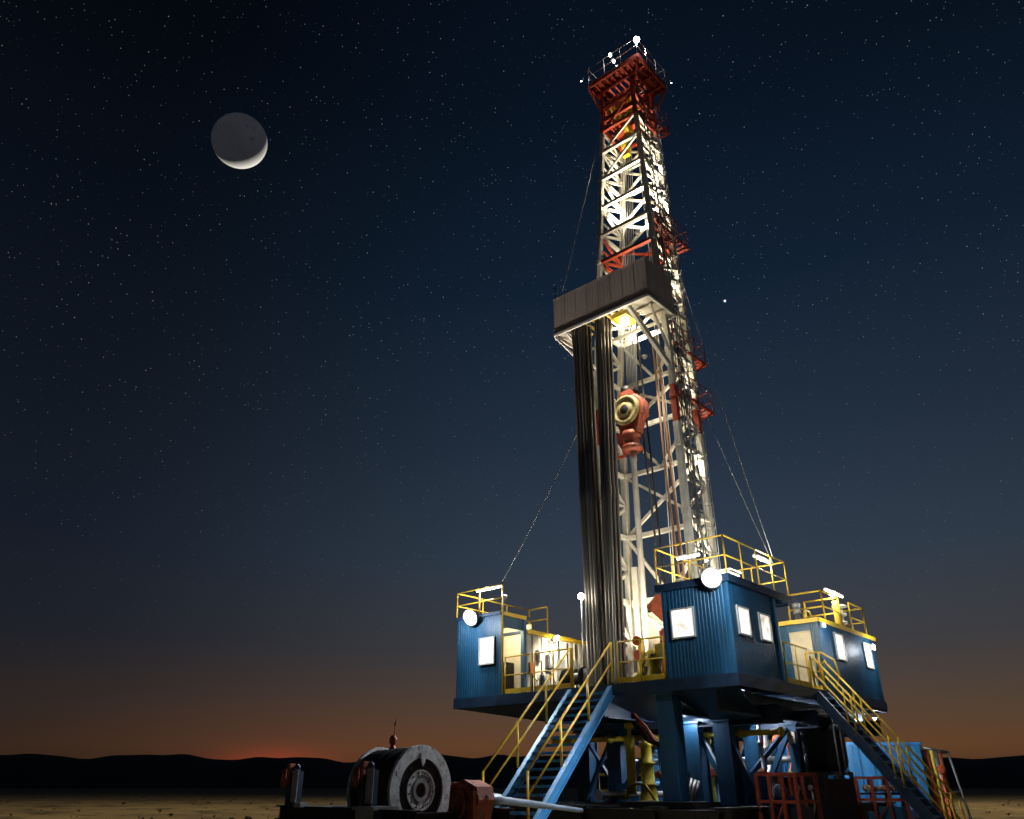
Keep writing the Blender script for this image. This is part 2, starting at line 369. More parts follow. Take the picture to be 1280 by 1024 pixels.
def tube_light(p, q, label, power=60, col=(1, .96, .84), group='tube lights on the rig', w=.1):
    t = thing('tube_light', label, 'lamp', p, group)
    m = MB(); m.bar((p[0], p[1], p[2] + .06), (q[0], q[1], q[2] + .06), w * 1.3, .05)
    m.build('housing', GALV, t)
    m = MB(); m.tube(p, q, w * .42, 10); m.build('tube', TUBE, t)
    if power: lamp('tube_glow', tuple((Vector(p) + Vector(q)) / 2 + Vector((0, 0, -.1))), power, col, .2)
    return t
def window_on(parent, plane, u0, u1, z0, z1, at, label=None, fr=.045):
    """plane 'b': lies in b=at, looks to -b; plane 'a': lies in a=at, looks to -a"""
    f = MB()
    def bx(mb, ua, ub, za, zb, d0, d1):
        if plane == 'b': mb.box(ua, ub, at - d1, at - d0, za, zb)
        else: mb.box(at - d1, at - d0, ua, ub, za, zb)
    for (ua, ub, za, zb) in ((u0 - fr, u1 + fr, z0 - fr, z0), (u0 - fr, u1 + fr, z1, z1 + fr), (u0 - fr, u0, z0, z1), (u1, u1 + fr, z0, z1)): bx(f, ua, ub, za, zb, -.02, .06)
    w = f.build('window', FRAME, parent)
    p = MB(); bx(p, u0, u1, z0, z1, -.01, .02); p.build('pane', WIN, w)
    return w

# ================================================================== SUBSTRUCTURE
DZ = 4.5
def substructure():
    t = thing('rig_substructure', 'dark blue steel deck on braced columns carrying the derrick and the cabins', 'substructure', (5, 6, 0))
    m = MB(); m.box(0, 11.62, 0, 12.4, 4.47, DZ)
    m.box(-.03, 11.65, -.03, .06, 4.17, 4.52); m.box(-.03, .06, .06, 12.4, 4.17, 4.52); m.box(11.59, 11.65, .06, 12.4, 4.17, 4.52); m.box(.06, 11.59, 12.34, 12.4, 4.17, 4.52)
    for b in range(1, 12): m.box(.06, 11.59, b, b + .05, 4.25, 4.47)
    m.build('deck', NAVY, t)
    m = MB()
    for a in (.9, 2.6, 5.0, 7.4):
        m.ibeam((a, .3 if a < 7 else 1.2, 3.86), (a, 12.1, 3.86), .34, .62, .04)
    for b, e in ((3.1, 8.4), (6.0, 10.4), (9.0, 10.4), (12.0, 10.4)):
        m.ibeam((.2, b, 3.60), (e, b, 3.60), .30, .55, .04)
    # raked soffit plates under the control cabin corner
    m.prism([(.1, .1, 4.16), (2.4, .1, 4.16), (2.6, 3.3, 3.4), (.9, 3.3, 3.4)], (0, 0, .04))
    m.prism([(2.6, .1, 4.16), (6.0, .1, 4.16), (6.0, 2.9, 3.6), (2.6, 2.9, 3.6)], (0, 0, .04))
    m.prism([(6.1, .1, 4.16), (11.5, .1, 4.16), (9.2, 3.0, 3.72), (6.1, 3.0, 3.6)], (0, 0, .04))
    m.build('girder', NAVY, t)
    cols = [(2.57, .35, .56, 4.17), (3.4, 3.2, .62, 3.5), (2.2, 3.1, .58, 3.5), (2.67, 6.0, .52, 3.5), (1.15, 6.0, .32, 3.5), (9.95, 6.0, .62, 3.6), (7.75, 5.0, .62, 3.6), (5.6, 9.0, .5, 3.6), (8.6, 9.0, .5, 3.6), (1.2, 9.0, .4, 3.6)]
    for (a, b, w, zt) in cols:
        c = MB(); h = w / 2; e = .045
        c.box(a - h, a + h, b - h, b - h + e, 1.0, zt); c.box(a - h, a + h, b + h - e, b + h, 1.0, zt)
        c.box(a - h + .06, a + h - .06, b - h + e, b + h - e, 1.0, zt)
        c.box(a - h - .12, a + h + .12, b - h - .12, b + h + .12, 1.0, 1.05)
        c.box(a - h - .08, a + h + .08, b - h - .08, b + h + .08, zt - .06, zt)
        c.build('column', COLB, t)
    br = [((3.3, 3.2, 3.3), (2.3, 3.2, 1.3), .16), ((2.3, 3.05, 3.4), (1.3, 3.05, 1.2), .18), ((2.5, 6, 1.3), (1.3, 6, 3.3), .15), ((9.8, 5.6, 1.1), (8.0, 5.2, 3.5), .13), ((7.6, 4.9, 1.3), (5.9, 4.6, 2.9), .2),
          ((5.6, 9, 1.1), (8.6, 9, 3.5), .14), ((1.2, 6.1, 3.4), (1.2, 8.9, 1.2), .14), ((3.2, 3.3, 1.2), (4.3, 3.3, 3.4), .12), ((2.7, 6.1, 3.4), (5.5, 8.9, 1.2), .14)]
    br += [((9.9, 5.8, 3.4), (7.9, 5.2, 1.2), .12), ((2.4, 3.4, 1.2), (1.3, 5.8, 3.3), .13), ((3.6, 3.4, 3.3), (5.4, 6.0, 1.2), .14), ((7.5, 5.2, 3.3), (5.7, 8.8, 1.2), .13), ((1.0, 6.2, 1.3), (.5, 8.6, 3.4), .10), ((2.75, .5, 3.6), (3.5, 3.0, 1.3), .13)]
    for (p, q, w) in br: MB().bar(p, q, w, w).build('brace', COLB, t)
    m = MB()   # skids on the ground
    for a in (.6, 2.6, 5.2, 7.8, 10.2): m.ibeam((a, -.9, .52), (a, 12.6, .52), .5, 1.0, .06)
    for b in (-.7, 1.2, 3.2, 6, 9, 12): m.ibeam((.3, b, .50), (10.5, b, .50), .36, .9, .05)
    m.box(1.5, 4.0, -.5, 1.0, 1.0, 1.14); m.box(4.3, 8.2, -.6, 2.2, .90, 1.0)
    m.build('skid', BLACK, t)
    return t
substructure()

# ================================================================== CONTROL CABIN (near corner of the deck)
def control_cabin():
    t = thing('control_cabin', 'blue corrugated control cabin with three lit windows on the near corner of the deck', 'cabin', (1.2, 1.7, DZ))
    m = MB(); z0, z1 = 4.56, 7.2
    def wall_b(b, a0, a1, holes, out):
        xs = sorted(holes); cur = a0
        for (u0, u1, za, zb) in xs:
            m.corr((cur, b), (u0, b), z0, z1, out); m.corr((u0, b), (u1, b), z0, za, out); m.corr((u0, b), (u1, b), zb, z1, out); cur = u1
        m.corr((cur, b), (a1, b), z0, z1, out)
    def wall_a(a, b0, b1, holes, out):
        cur = b0
        for (u0, u1, za, zb) in sorted(holes):
            m.corr((a, cur), (a, u0), z0, z1, out); m.corr((a, u0), (a, u1), z0, za, out); m.corr((a, u0), (a, u1), zb, z1, out); cur = u1
        m.corr((a, cur), (a, b1), z0, z1, out)
    wall_b(.06, .06, 2.3, [(1.28, 2.02, 5.72, 6.55)], (0, -1))
    wall_a(.06, .06, 3.3, [(.52, 1.22, 5.72, 6.50), (2.0, 2.68, 5.72, 6.50)], (-1, 0))
    m.box(2.27, 2.31, .1, 3.3, z0, z1); m.box(.1, 2.27, 3.26, 3.3, z0, z1)
    for (a, b) in ((0, 0), (2.25, 0), (0, 3.25), (2.25, 3.25)): m.box(a - .01, a + .08, b - .01, b + .08, z0 - .03, z1)
    m.box(-.02, 2.34, -.02, 3.34, 4.50, 4.56)
    m.build('wall', BLUE, t)
    m = MB(); m.box(-.08, 2.45, -.08, 4.45, 7.2, 7.34); m.box(-.12, 2.49, -.12, -.08, 7.17, 7.40); m.box(-.12, -.08, -.08, 4.49, 7.17, 7.40)
    for b in (3.5, 3.95, 4.4): m.box(0, 2.4, b - .03, b + .03, 7.10, 7.2)
    m.build('roof', NAVY, t)
    window_on(t, 'b', 1.28, 2.02, 5.72, 6.55, .05); window_on(t, 'a', .52, 1.22, 5.72, 6.50, .05); window_on(t, 'a', 2.0, 2.68, 5.72, 6.50, .05)
    m = MB(); rail_mb(m, [(2.42, 4.4), (2.42, -.05), (-.05, -.05), (-.05, 4.4), (2.42, 4.4)], 7.36, 1.25, .026, True, 1.25); m.build('roof_railing', YEL, t)
    m = MB(); m.box(.6, 1.3, 1.5, 2.2, 7.35, 7.9); m.box(.55, 1.35, 1.45, 2.25, 7.9, 7.96)
    for k in range(5): m.box(.64 + k * .13, .70 + k * .13, 1.48, 1.5, 7.45, 7.8)
    m.build('air_conditioner', PANEL, t)
control_cabin()

# ================================================================== LEFT CABIN
def left_cabin():
    t = thing('tool_cabin', 'blue cabin at the far left of the deck with a lit doorway', 'cabin', (10.4, 2.5, DZ))
    z0, z1 = 4.56, 7.4
    m = MB()
    m.corr((9.34, .06), (9.66, .06), z0, z1, (0, -1)); m.corr((9.66, .06), (10.37, .06), z0, 5.68, (0, -1)); m.corr((9.66, .06), (10.37, .06), 6.58, z1, (0, -1)); m.corr((10.37, .06), (11.6, .06), z0, z1, (0, -1))
    m.box(11.56, 11.62, .06, 5.6, z0, z1 - .4); m.box(11.56, 11.62, .06, 1.65, z1 - .4, z1)
    m.box(9.30, 9.40, .02, .16, z0, z1)
    m.box(9.28, 9.36, .16, 1.25, 6.95, z1)                       # lintel
    m.box(9.24, 9.40, 1.25, 1.42, z0, z1)                        # blue door post
    m.box(9.3, 11.6, 5.56, 5.6, z0, 6.95)
    m.box(9.28, 11.62, -.02, 5.62, 4.50, 4.56)
    m.build('wall', BLUE, t)
    m = MB(); m.corr((9.32, 1.42), (9.32, 5.56), z0, 6.9, (-1, 0), .3, .03); m.build('deck_side_wall', PANEL, t)
    m = MB(); m.box(10.85, 10.9, .12, 5.5, z0, 7.3); m.box(9.42, 10.85, 1.9, 1.95, z0, 7.3); m.box(9.42, 11.5, .12, .16, z0, 5.6)
    m.build('inner_wall', CREAM, t)
    m = MB(); m.box(9.25, 11.68, -.05, 1.68, z1, z1 + .12); m.box(9.24, 11.66, 1.68, 5.66, 6.98, 7.06); m.build('roof', NAVY, t)
    m = MB(); m.box(9.2, 9.29, 1.45, 5.66, 6.86, 7.02); m.box(9.22, 9.28, .1, 1.4, 7.36, 7.5); m.build('roof_edge_beam', YEL, t)
    window_on(t, 'b', 9.66, 10.37, 5.68, 6.58, .05)
    m = MB(); rail_mb(m, [(9.2, 0), (11.62, 0), (11.62, 4.4), (10.6, 4.4)], 7.5, 1.0, .03, True, 1.4)
    m.tube((9.2, 0, 4.6), (9.2, 0, 8.6), .035); m.tube((10.6, 4.4, 7.05), (10.6, 4.4, 8.5), .03); m.tube((11.62, 4.4, 7.05), (11.62, 4.4, 8.5), .03)
    m.build('roof_railing', YEL, t)
    m = MB()                                                     # work clothes on hooks, locker
    for (b, z, w) in ((.95, 6.3, .16), (1.2, 6.25, .14), (1.5, 6.3, .15)):
        m.prism([(10.8, b - w, z), (10.8, b + w, z), (10.8, b + w * .8, z - .75), (10.8, b - w * .6, z - .8)], (-.07, 0, 0))
    m.build('hanging_overalls', REDO, t)
    m = MB(); m.box(10.3, 10.84, 1.35, 1.88, z0, 5.9); m.box(10.27, 10.3, 1.38, 1.85, z0 + .1, 5.85); m.build('locker', BLACK, t)
    # equipment fixed to the deck side of the wall
    m = MB(); rnd = random.Random(5)
    for (b, z, w, h) in ((2.0, 5.9, .25, .4), (2.6, 5.7, .3, .5), (3.3, 5.4, .35, .7), (4.2, 5.8, .3, .35), (4.8, 5.2, .4, .6), (2.3, 4.9, .3, .5)):
        m = MB(); m.box(9.12, 9.3, b, b + w, z, z + h); m.box(9.09, 9.12, b + .03, b + w - .03, z + .04, z + h - .04); m.build('switch_box', GALV, t)
    m = MB()
    for k in range(7):
        b = 1.7 + k * .55; m.tube((9.2, b, 4.6), (9.2, b, 6.8), .025, 6)
        m.path([(9.16, b, 5.3 + .2 * (k % 3)), (9.14, b + .2, 5.15), (9.16, b + .45, 5.4)], .02)
    m.build('conduit', BLACK, t)
    m = MB(); m.box(9.15, 9.25, 1.55, 1.75, 5.4, 5.8); m.build('extinguisher_box', RED, t)
    MB().box(9.1, 9.25, 3.0, 3.2, 4.7, 5.0).build('extinguisher_box', RED, t)
    lamp('cabin_room_glow', (10.1, .8, 7.0), 130, (1, .86, .6), .2)
    tube_light((10.7, .15, 8.48), (9.35, .15, 8.48), 'tube light on the roof railing of the far left cabin', 420)
left_cabin()

# ================================================================== RIGHT CABIN
def right_cabin():
    t = thing('right_cabin', 'long blue corrugated cabin hanging off the right end of the deck with yellow roof edge', 'cabin', (1.2, 9.5, 4.3))
    z0, z1 = 4.6, 6.95; m = MB()
    cur = 6.8
    for (u0, u1) in ((8.2, 8.98), (11.15, 11.85)):
        m.corr((.04, cur), (.04, u0), z0, z1, (-1, 0)); m.corr((.04, u0), (.04, u1), z0, 5.8, (-1, 0)); m.corr((.04, u0), (.04, u1), 6.68, z1, (-1, 0)); cur = u1
    m.corr((.04, cur), (.04, 12.36), z0, z1, (-1, 0))
    m.corr((.04, 6.8), (.32, 6.8), z0, z1, (0, -1), .14); m.corr((1.12, 6.8), (2.36, 6.8), z0, z1, (0, -1), .14); m.box(.32, 1.12, 6.78, 6.83, 6.62, z1)
    m.box(2.34, 2.38, 6.8, 12.36, z0, z1); m.box(.04, 2.34, 12.33, 12.37, z0, z1)
    for (a, b) in ((0, 6.74), (2.3, 6.74), (0, 12.30)): m.box(a - .01, a + .09, b, b + .09, z0, z1)
    m.build('wall', BLUE, t)
    m = MB(); m.box(-.04, 2.42, 6.72, 12.42, 4.52, 4.6); m.box(-.05, .05, 6.8, 12.42, 4.27, 4.52); m.box(-.05, 2.42, 12.36, 12.46, 4.27, 4.52); m.build('floor_frame', NAVY, t)
    m = MB(); m.box(-.06, 2.44, 6.68, 12.44, z1, z1 + .05); m.build('roof', NAVY, t)
    m = MB(); m.box(-.11, -.06, 6.63, 12.44, z1 - .05, z1 + .10); m.box(-.11, 2.44, 6.63, 6.68, z1 - .05, z1 + .10); m.build('roof_edge_beam', YEL, t)
    window_on(t, 'a', 8.2, 8.98, 5.8, 6.68, .03, fr=.05); window_on(t, 'a', 11.15, 11.85, 5.8, 6.68, .03, fr=.05)
    d = MB(); d.box(.34, 1.10, 6.80, 6.85, 4.62, 6.6); d.box(.32, .36, 6.74, 6.8, 4.6, 6.64); d.box(1.08, 1.12, 6.74, 6.8, 4.6, 6.64); d.box(.36, 1.08, 6.74, 6.8, 6.6, 6.64)
    dd = d.build('door', CREAM, t); h = MB(); h.tube((.48, 6.75, 5.5), (.48, 6.75, 5.75), .02); h.build('handle', BLACK, dd)
    m = MB(); rail_mb(m, [(1.3, 7.5), (-.02, 7.5), (-.02, 9.1), (1.3, 9.1)], 7.0, 1.15, .035, True, 1.3)
    m.box(-.04, .14, 8.9, 9.1, 7.0, 8.0); m.build('roof_railing', YEL, t); m = MB()
    rail_mb(m, [(-.02, 10.2), (-.02, 11.7), (1.0, 11.7)], 7.0, 1.12, .035, True, 1.5); m.build('roof_railing', YEL, t)
    m = MB(); m.path([(.5, 6.9, 7.0), (.5, 6.9, 7.3), (.5, 7.0, 7.42), (.5, 7.4, 7.42), (.5, 7.5, 7.3), (.5, 7.5, 7.0)], .035)
    m.build('ladder_hoop', YEL, t)
    m = MB(); m.lathe((.75, 6.9, 7.0), (.75, 6.9, 8), [(0, .1), (.3, .1), (.3, .14), (.36, .14), (.4, .09), (.5, .09), (.5, .13), (.66, .15), (.72, .05)], 14); m.build('vent_pipe', GALV, t)
    m = MB(); m.lathe((.1, 9.5, 7.0), (.1, 9.5, 8.2), [(0, .09), (.2, .09), (.22, .2), (.3, .2), (.32, .1), (.5, .1), (.52, .22), (.6, .22), (.62, .1), (.8, .1), (.84, .3), (.9, .3), (.95, .1)], 14); m.build('insulator_stack', PANEL, t)
    tube_light((-.05, 7.9, 8.25), (-.05, 9.6, 8.25), 'tube light above the roof railing of the right cabin', 260)
right_cabin()
def wall_lamp():
    t = thing('wall_lamp', 'small white box lamp on the wall by the last window of the right cabin', 'lamp', (0, 12.0, 6.6))
    MB().box(-.10, -.0, 11.92, 12.14, 6.5, 6.74).build('housing', PANEL, t); MB().box(-.13, -.10, 11.94, 12.12, 6.52, 6.72).build('lens', TUBE, t)
    lamp('wall_lamp_glow', (-.75, 11.6, 6.5), 90, (.9, .95, 1), .1)
    t = thing('wall_lamp', 'small added white box lamp over the top of the side stairs', 'lamp', (0, 6.75, 6.8))
    MB().box(-.2, -.115, 6.70, 6.9, 6.70, 6.84).build('housing', PANEL, t); MB().box(-.22, -.2, 6.72, 6.88, 6.71, 6.83).build('lens', TUBE, t)
    lamp('wall_lamp_glow', (-.8, 6.9, 6.6), 80, (.9, .95, 1), .1)  # added stair lamp, brightens the dark right faces of the cabins
wall_lamp()

# ================================================================== GUARD RAILS ALONG THE DECK
guard_rail([(4.15, .03), (2.42, .03)], 'yellow guard rail between the top of the front stairs and the control cabin', post=.9)
guard_rail([(9.1, .03), (7.86, .03)], 'short yellow guard rail in front of the lit doorway of the far left cabin', post=1.3)
guard_rail([(7.7, .03), (6.0, .03)], 'yellow guard rail just left of the top of the front stairs', post=.85)
guard_rail([(.03, 3.5), (.03, 5.4)], 'yellow guard rail between the control cabin and the top of the side stairs', post=.95)
guard_rail([(.03, 6.42), (.5, 6.42)], 'tiny yellow rail by the cabin corner above the side stairs', post=.5)

# ================================================================== STAIRS
def front_stairs():
    t = thing('staircase', 'blue steel stairs with yellow handrails rising from the ground to the front of the deck', 'stairs', (5.2, -4.5, 0))
    aL, aR = 6.05, 4.42; n = 20; run = 4.55
    for a in (aL, aR):
        m = MB(); m.ibeam((a, -run + .1, .05), (a, -.02, 4.36), .16, .30, .035); m.build('stringer', BLUEL, t)
    for k in range(1, n):
        z = DZ * k / n; b = -run + run * k / n
        m = MB(); m.box(aR + .08, aL - .08, b - .16, b + .12, z - .05, z); m.box(aR + .08, aL - .08, b - .17, b - .16, z - .075, z + .004); m.build('tread', BLUEL, t)
    for (a) in (aL + .02, aR - .02):
        m = MB(); r = .036
        top = (a, .02, DZ + 1.33); bot = (a, -4.25, 2.02 - .1)
        k = (top[2] - bot[2]) / (top[1] - bot[1])
        m.tube(top, bot, r); m.tube((a, .02, DZ + .72), (a, -4.25, bot[2] - .62), r * .9)
        for b in (.02, -1.35, -2.75, -4.25):
            zt = top[2] + k * (b - .02); m.tube((a, b, zt), (a, b, zt - 1.42 if b < -4 else zt - 1.25), r * 1.05)
        m.tube((a, -4.25, .3), (a, -4.25, 1.9), r * 1.05)
        m.build('handrail', YEL, t)
    return t
front_stairs()
def side_stairs():
    t = thing('staircase', 'narrow dark blue stairs with twin yellow handrails on the right side of the deck', 'stairs', (-1.7, 6, 0))
    b0, b1 = 5.5, 6.35; sl = 4.45 / 3.35; n = 18
    for b in (b0, b1):
        m = MB(); m.ibeam((-.02, b, 4.35), (-3.35, b, -.05 + .05), .14, .30, .03); m.build('stringer', NAVY, t)
    for k in range(1, n):
        z = DZ - DZ * k / n; a = -3.38 * k / n
        m = MB(); m.box(a - .12, a + .14, b0 + .07, b1 - .07, z - .05, z); m.build('tread', BLUEL, t)
    for b in (b0 - .03, b1 + .03):
        m = MB(); r = .034
        def P(a, h): return (a, b, DZ + a * sl + h)
        m.path([P(-.05, .1), P(-.02, .9), P(-.15, 1.2), P(-.3, 1.15)], r, 8)
        m.tube(P(-.25, 1.18), P(-3.5, 1.35), r); m.tube(P(-.1, .62), P(-3.45, .72), r * .9)
        for a in (-.95, -1.15, -2.1, -2.3, -3.3): m.tube(P(a, .05), P(a, 1.25), r * .9)
        m.tube(P(-3.5, 1.35), (-3.62, b, .02), r)
        m.build('handrail', YEL, t)
    m = MB(); m.path([(.02, b1 + .03, DZ + .1), (.05, b1 + .03, DZ + 1.1), (-.05, b1 + .03, DZ + 1.3), (-.5, b1 + .03, DZ + 1.0), (-.6, b1 + .03, DZ + .5), (-.45, b1 + .03, DZ + .1)], .032, 8); m.build('hoop_rail', YEL, t)
side_stairs()

# ================================================================== MAST
ZL = [4.5, 18.0, 33.8]
def leg_a(left, z):
    pts = [(4.5, 7.35), (18, 7.12), (33.8, 5.86)] if left else [(4.5, 3.25), (18, 3.36), (33.8, 4.0)]
    for (z0, a0), (z1, a1) in zip(pts[:-1], pts[1:]):
        if z <= z1 or z1 > 33: return a0 + (a1 - a0) * (z - z0) / (z1 - z0)
def leg_b(front, z): return 4.0 if front else 5.72 + .2 * (z - 4.5) / 29
def C(left, front, z): return (leg_a(left, z), leg_b(front, z), z)
ZS = [5.2, 8.4, 11.15, 13.95, 16.15, 18.3, 20.6, 22.6, 24.3, 25.85, 27.5, 29.2, 30.9, 32.3, 33.8]
def zone_red(z): return z > 32.2 or 23.6 < z < 25.8
def leg_red(z, bl): return z > 32.2 or 14.9 < z < 16.6 or (bl and 23.6 < z < 25.8)
def mast():
    t = thing('derrick', 'tall white and red lattice derrick with an open crown platform on top', 'derrick', (5.3, 4.8, 4.5))
    for left in (1, 0):
        for front in (1, 0):
            m = MB()
            cuts = [4.5, 8, 11, 14.9, 16.6, 18, 20, 23.6, 25.8, 29, 32.2, 33.8]
            for z0, z1 in zip(cuts[:-1], cuts[1:]):
                m.mi = 1 if leg_red((z0 + z1) / 2, left and not front) else 0
                w = .27 - .10 * (z0 - 4.5) / 29
                m.bar(C(left, front, z0), C(left, front, z1 + .004), w, w)
            for z in ZS[:-1]: m.mi = 1 if leg_red(z, left and not front) else 0; w = .30 - .10 * (z - 4.5) / 29; m.bar(C(left, front, z - .12), C(left, front, z + .12), w + .02, w + .02)
            m.build('leg', [WHITE, RED], t)
    def face(name, A0, A1, style, size=.16):
        m = MB()
        for j, (z0, z1) in enumerate(zip(ZS[:-1], ZS[1:])):
            zm = (z0 + z1) / 2; m.mi = 1 if zone_red(zm) else 0; s = size * (1.05 - .25 * (z0 - 4.5) / 29)
            p0, p1, q0, q1 = C(*A0, z0), C(*A0, z1), C(*A1, z0), C(*A1, z1)
            if style == 'front' and z0 < 21: continue
            mm = m.mi; m.mi = 1 if zone_red(z0 + .1) and zone_red(z0 - .1) or zone_red(z0+.1) and not zone_red(z0+1) else m.mi
            if style == 'front':
                MB().bar(p0, q0, s * 1.15, s * 1.15).build('cross_beam', RED if m.mi else WHITE, t)
                if z0 > 28.5: MB().bar(p0, q1, s * .7, s * .7).build('diagonal_beam', RED if mm else WHITE, t)
                continue
            m.bar(p0, q0, s * 1.15, s * 1.15); m.mi = mm
            if style == 'back':
                if j % 2 == 0 or z0 > 20:
                    c = tuple((a + b) / 2 for a, b in zip(p0, q1)); m.bar(p0, q1, s * .8, s * .8); m.bar(p1, q0, s * .8, s * .75)
                else: c = tuple((a + b) / 2 for a, b in zip(p0, q0)); m.bar(p1, tuple((a + b) / 2 for a, b in zip(p0, q0)), s * .8, s * .8); m.bar(q1, tuple((a + b) / 2 for a, b in zip(p0, q0)), s * .8, s * .75)
            elif style == 'side':
                mid = tuple((a + b) / 2 for a, b in zip(p0, p1))
                m.bar(p0, tuple((a + b) / 2 for a, b in zip(q0, q1)), s * .8, s * .8); m.bar(tuple((a + b) / 2 for a, b in zip(q0, q1)), p1, s * .8, s * .75)
                m.bar(tuple((a + b) / 2 for a, b in zip(p0, p1)), tuple((a + b) / 2 for a, b in zip(q0, q1)), s * .6, s * .6)
        z = ZS[-1]; m.mi = 1; m.bar(C(*A0, z), C(*A1, z), size, size)
        return m.build(name, [WHITE, RED], t)
    face('bracing', (1, 0), (0, 0), 'back'); face('bracing', (1, 1), (1, 0), 'side'); face('bracing', (0, 1), (0, 0), 'side'); face('bracing', (1, 1), (0, 1), 'front')
    # heavy knee frames at the foot of the mast
    m = MB()
    for left in (1, 0):
        for fr in (1, 0): MB().bar(C(left, fr, 4.5), C(left, fr, 5.6), .42, .42).build('foot', WHITE, t)
    m.bar((6.8, 5.6, 4.55), (6.8, 5.6, 9.8), .3, .25); m.build('post', WHITE, t)
    # crown platform with railing
    m = MB(); z = 35.0; a0, a1, b0, b1 = 3.1, 6.15, 3.22, 5.95
    for (p, q) in (((a0, b0), (a1, b0)), ((a1, b0), (a1, b1)), ((a1, b1), (a0, b1)), ((a0, b1), (a0, b0))): m.bar((p[0], p[1], z), (q[0], q[1], z), .10, .28)
    for k in range(1, 9):
        a = a0 + (a1 - a0) * k / 9; m.bar((a, b0, z), (a, b1, z), .07, .16)
    for b in (3.9, 4.7, 5.6): m.bar((a0, b, z - .08), (a1, b, z - .08), .12, .2)
    for (a, b) in ((a0, b0), (a1, b0), (a0, b1), (a1, b1)): m.bar((a, b, z - .1), C(a > 4, b < 4, 33.4), .09, .09)
    for left in (1, 0):
        for fr in (1, 0): m.bar(C(left, fr, 33.8), (leg_a(left, 33.8), leg_b(fr, 33.8), 34.95), .17, .17)
    pl = m.build('crown_platform', RED, t)
    m = MB(); m.box(a0 + .06, a1 - .06, b0 + .06, b0 + .9, z + .13, z + .15); m.box(a0 + .06, a0 + .95, b0 + .9, b1 - .06, z + .13, z + .15); m.box(a1 - .7, a1 - .06, b0 + .9, b1 - .06, z + .13, z + .15)
    m.build('grating', REDK, pl)
    m = MB(); rail_mb(m, [(a0, b0), (a1, b0), (a1, b1), (a0, b1), (a0, b0)], z + .15, 1.15, .022, True, 1.05); m.build('railing', GALV, pl)
    # crown block: sheaves under the platform
    cb = MB(); cb.bar((3.9, 4.4, 34.3), (6.0, 4.4, 34.3), .22, .5); cb.bar((3.9, 5.4, 34.3), (6.0, 5.4, 34.3), .22, .5); cb.bar((4.0, 4.1, 33.1), (5.9, 4.1, 33.1), .12, .3); cb.bar((4.1, 5.0, 32.7), (5.8, 5.0, 32.7), .3, .3)
    cbo = cb.build('crown_block', RED, t)
    for k in range(5):
        a = 4.35 + k * .32; s_ = MB(); s_.lathe((a - .06, 4.9, 34.2), (a + .06, 4.9, 34.2), [(0, .55), (.03, .6), (.05, .5), (.07, .5), (.09, .6), (.12, .55)], 24); s_.build('sheave', YELP, cbo)
    for (a, b, z) in ((4.8, 4.6, 32.2), (5.1, 4.7, 31.3)):
        m = MB(); m.lathe((a - .12, b, z), (a + .12, b, z), [(0, .2), (.04, .42), (.1, .3), (.14, .3), (.2, .42), (.24, .2)], 18); m.box(a - .2, a + .2, b - .12, b + .12, z - .7, z - .3); m.build('snatch_block', YELP, t)
    # access platforms on the right
    for (z, b1_, wa) in ((33.2, 7.2, .95), (25.45, 7.25, 1.0), (18.75, 7.05, .9), (16.35, 7.15, 1.0)):
        a0 = leg_a(0, z) - .12; a1 = a0 + wa; bb = leg_b(0, z) + .1; m = MB()
        for (p, q) in (((a0, 4.3), (a0, b1_)), ((a0, b1_), (a1, b1_)), ((a1, b1_), (a1, bb)), ((a1, bb), (a0, bb))): m.bar((p[0], p[1], z), (q[0], q[1], z), .07, .12)
        for k in range(1, 4): b = bb + (b1_ - bb) * k / 4; m.bar((a0, b, z), (a1, b, z), .05, .08)
        m.bar((a0, b1_ - .1, z), (a0 + .1, bb, z - .9), .06, .06)
        w = m.build('access_platform', RED, t)
        m = MB(); rail_mb(m, [(a0, 4.3), (a0, b1_), (a1, b1_)], z, 1.05, .022, True, .9); m.build('railing', REDK, w)
    m = MB(); m.path([(3.3, 7.2, 16.4), (3.3, 7.35, 17.0), (3.3, 7.2, 17.5), (3.3, 6.9, 17.4)], .03); m.build('hoop', GALV, t)
    # ladder with safety cage and cable runs on the right face
    m = MB()
    za, zb = 5.0, 33.5; L0 = lambda z, o: (leg_a(0, z) - .22, 4.55 + o, z)
    for o in (0, .42):
        zz = [5.0 + k * 1.9 for k in range(16)]; m.path([L0(z, o) for z in zz], .028)
    z = 5.2
    while z < zb: m.tube(L0(z, 0), L0(z, .42), .014, 5); z += .32
    z = 7.5
    while z < zb:
        m.path([L0(z, 0), (leg_a(0, z) - .55, 4.5, z), (leg_a(0, z) - .75, 4.76, z), (leg_a(0, z) - .55, 5.02, z), L0(z, .42)], .016, 5); z += 1.0
    for (da, b) in ((.55, 4.5), (.75, 4.76), (.55, 5.02)): m.path([(leg_a(0, z) - da, b, z) for z in (7.5, 14, 20, 27, 33.2)], .014, 5)
    m.build('ladder', GALV, t)
    m = MB(); rnd = random.Random(9)
    for k in range(6):
        pts = []; z = 5.0; o = 4.2 + .12 * k
        while z < (33.3 if k % 3 else 26): pts.append((leg_a(0, z) - .10 - .10 * rnd.random(), o + (rnd.random() - .5) * .16, z)); z += .8
        m.path(pts, .014 + .012 * rnd.random(), 6)
    m.build('cable_run', mat('grey_cable', (.10, .095, .085), .6), t)
    m = MB()
    for k in range(30):
        z = 5.5 + rnd.random() * 26; b = 4.2 + rnd.random() * 1.4; s_ = .05 + rnd.random() * .1; a = leg_a(0, z) - .16
        m = MB(); m.box(a - s_, a + s_ * .3, b, b + s_ * 1.6, z, z + s_ * 1.8)
        if k % 3 == 0: m.tube((a, b, z), (a - .1, b + .5, z + .35), .018, 6)
        m.build('junction_box', GALV, t)
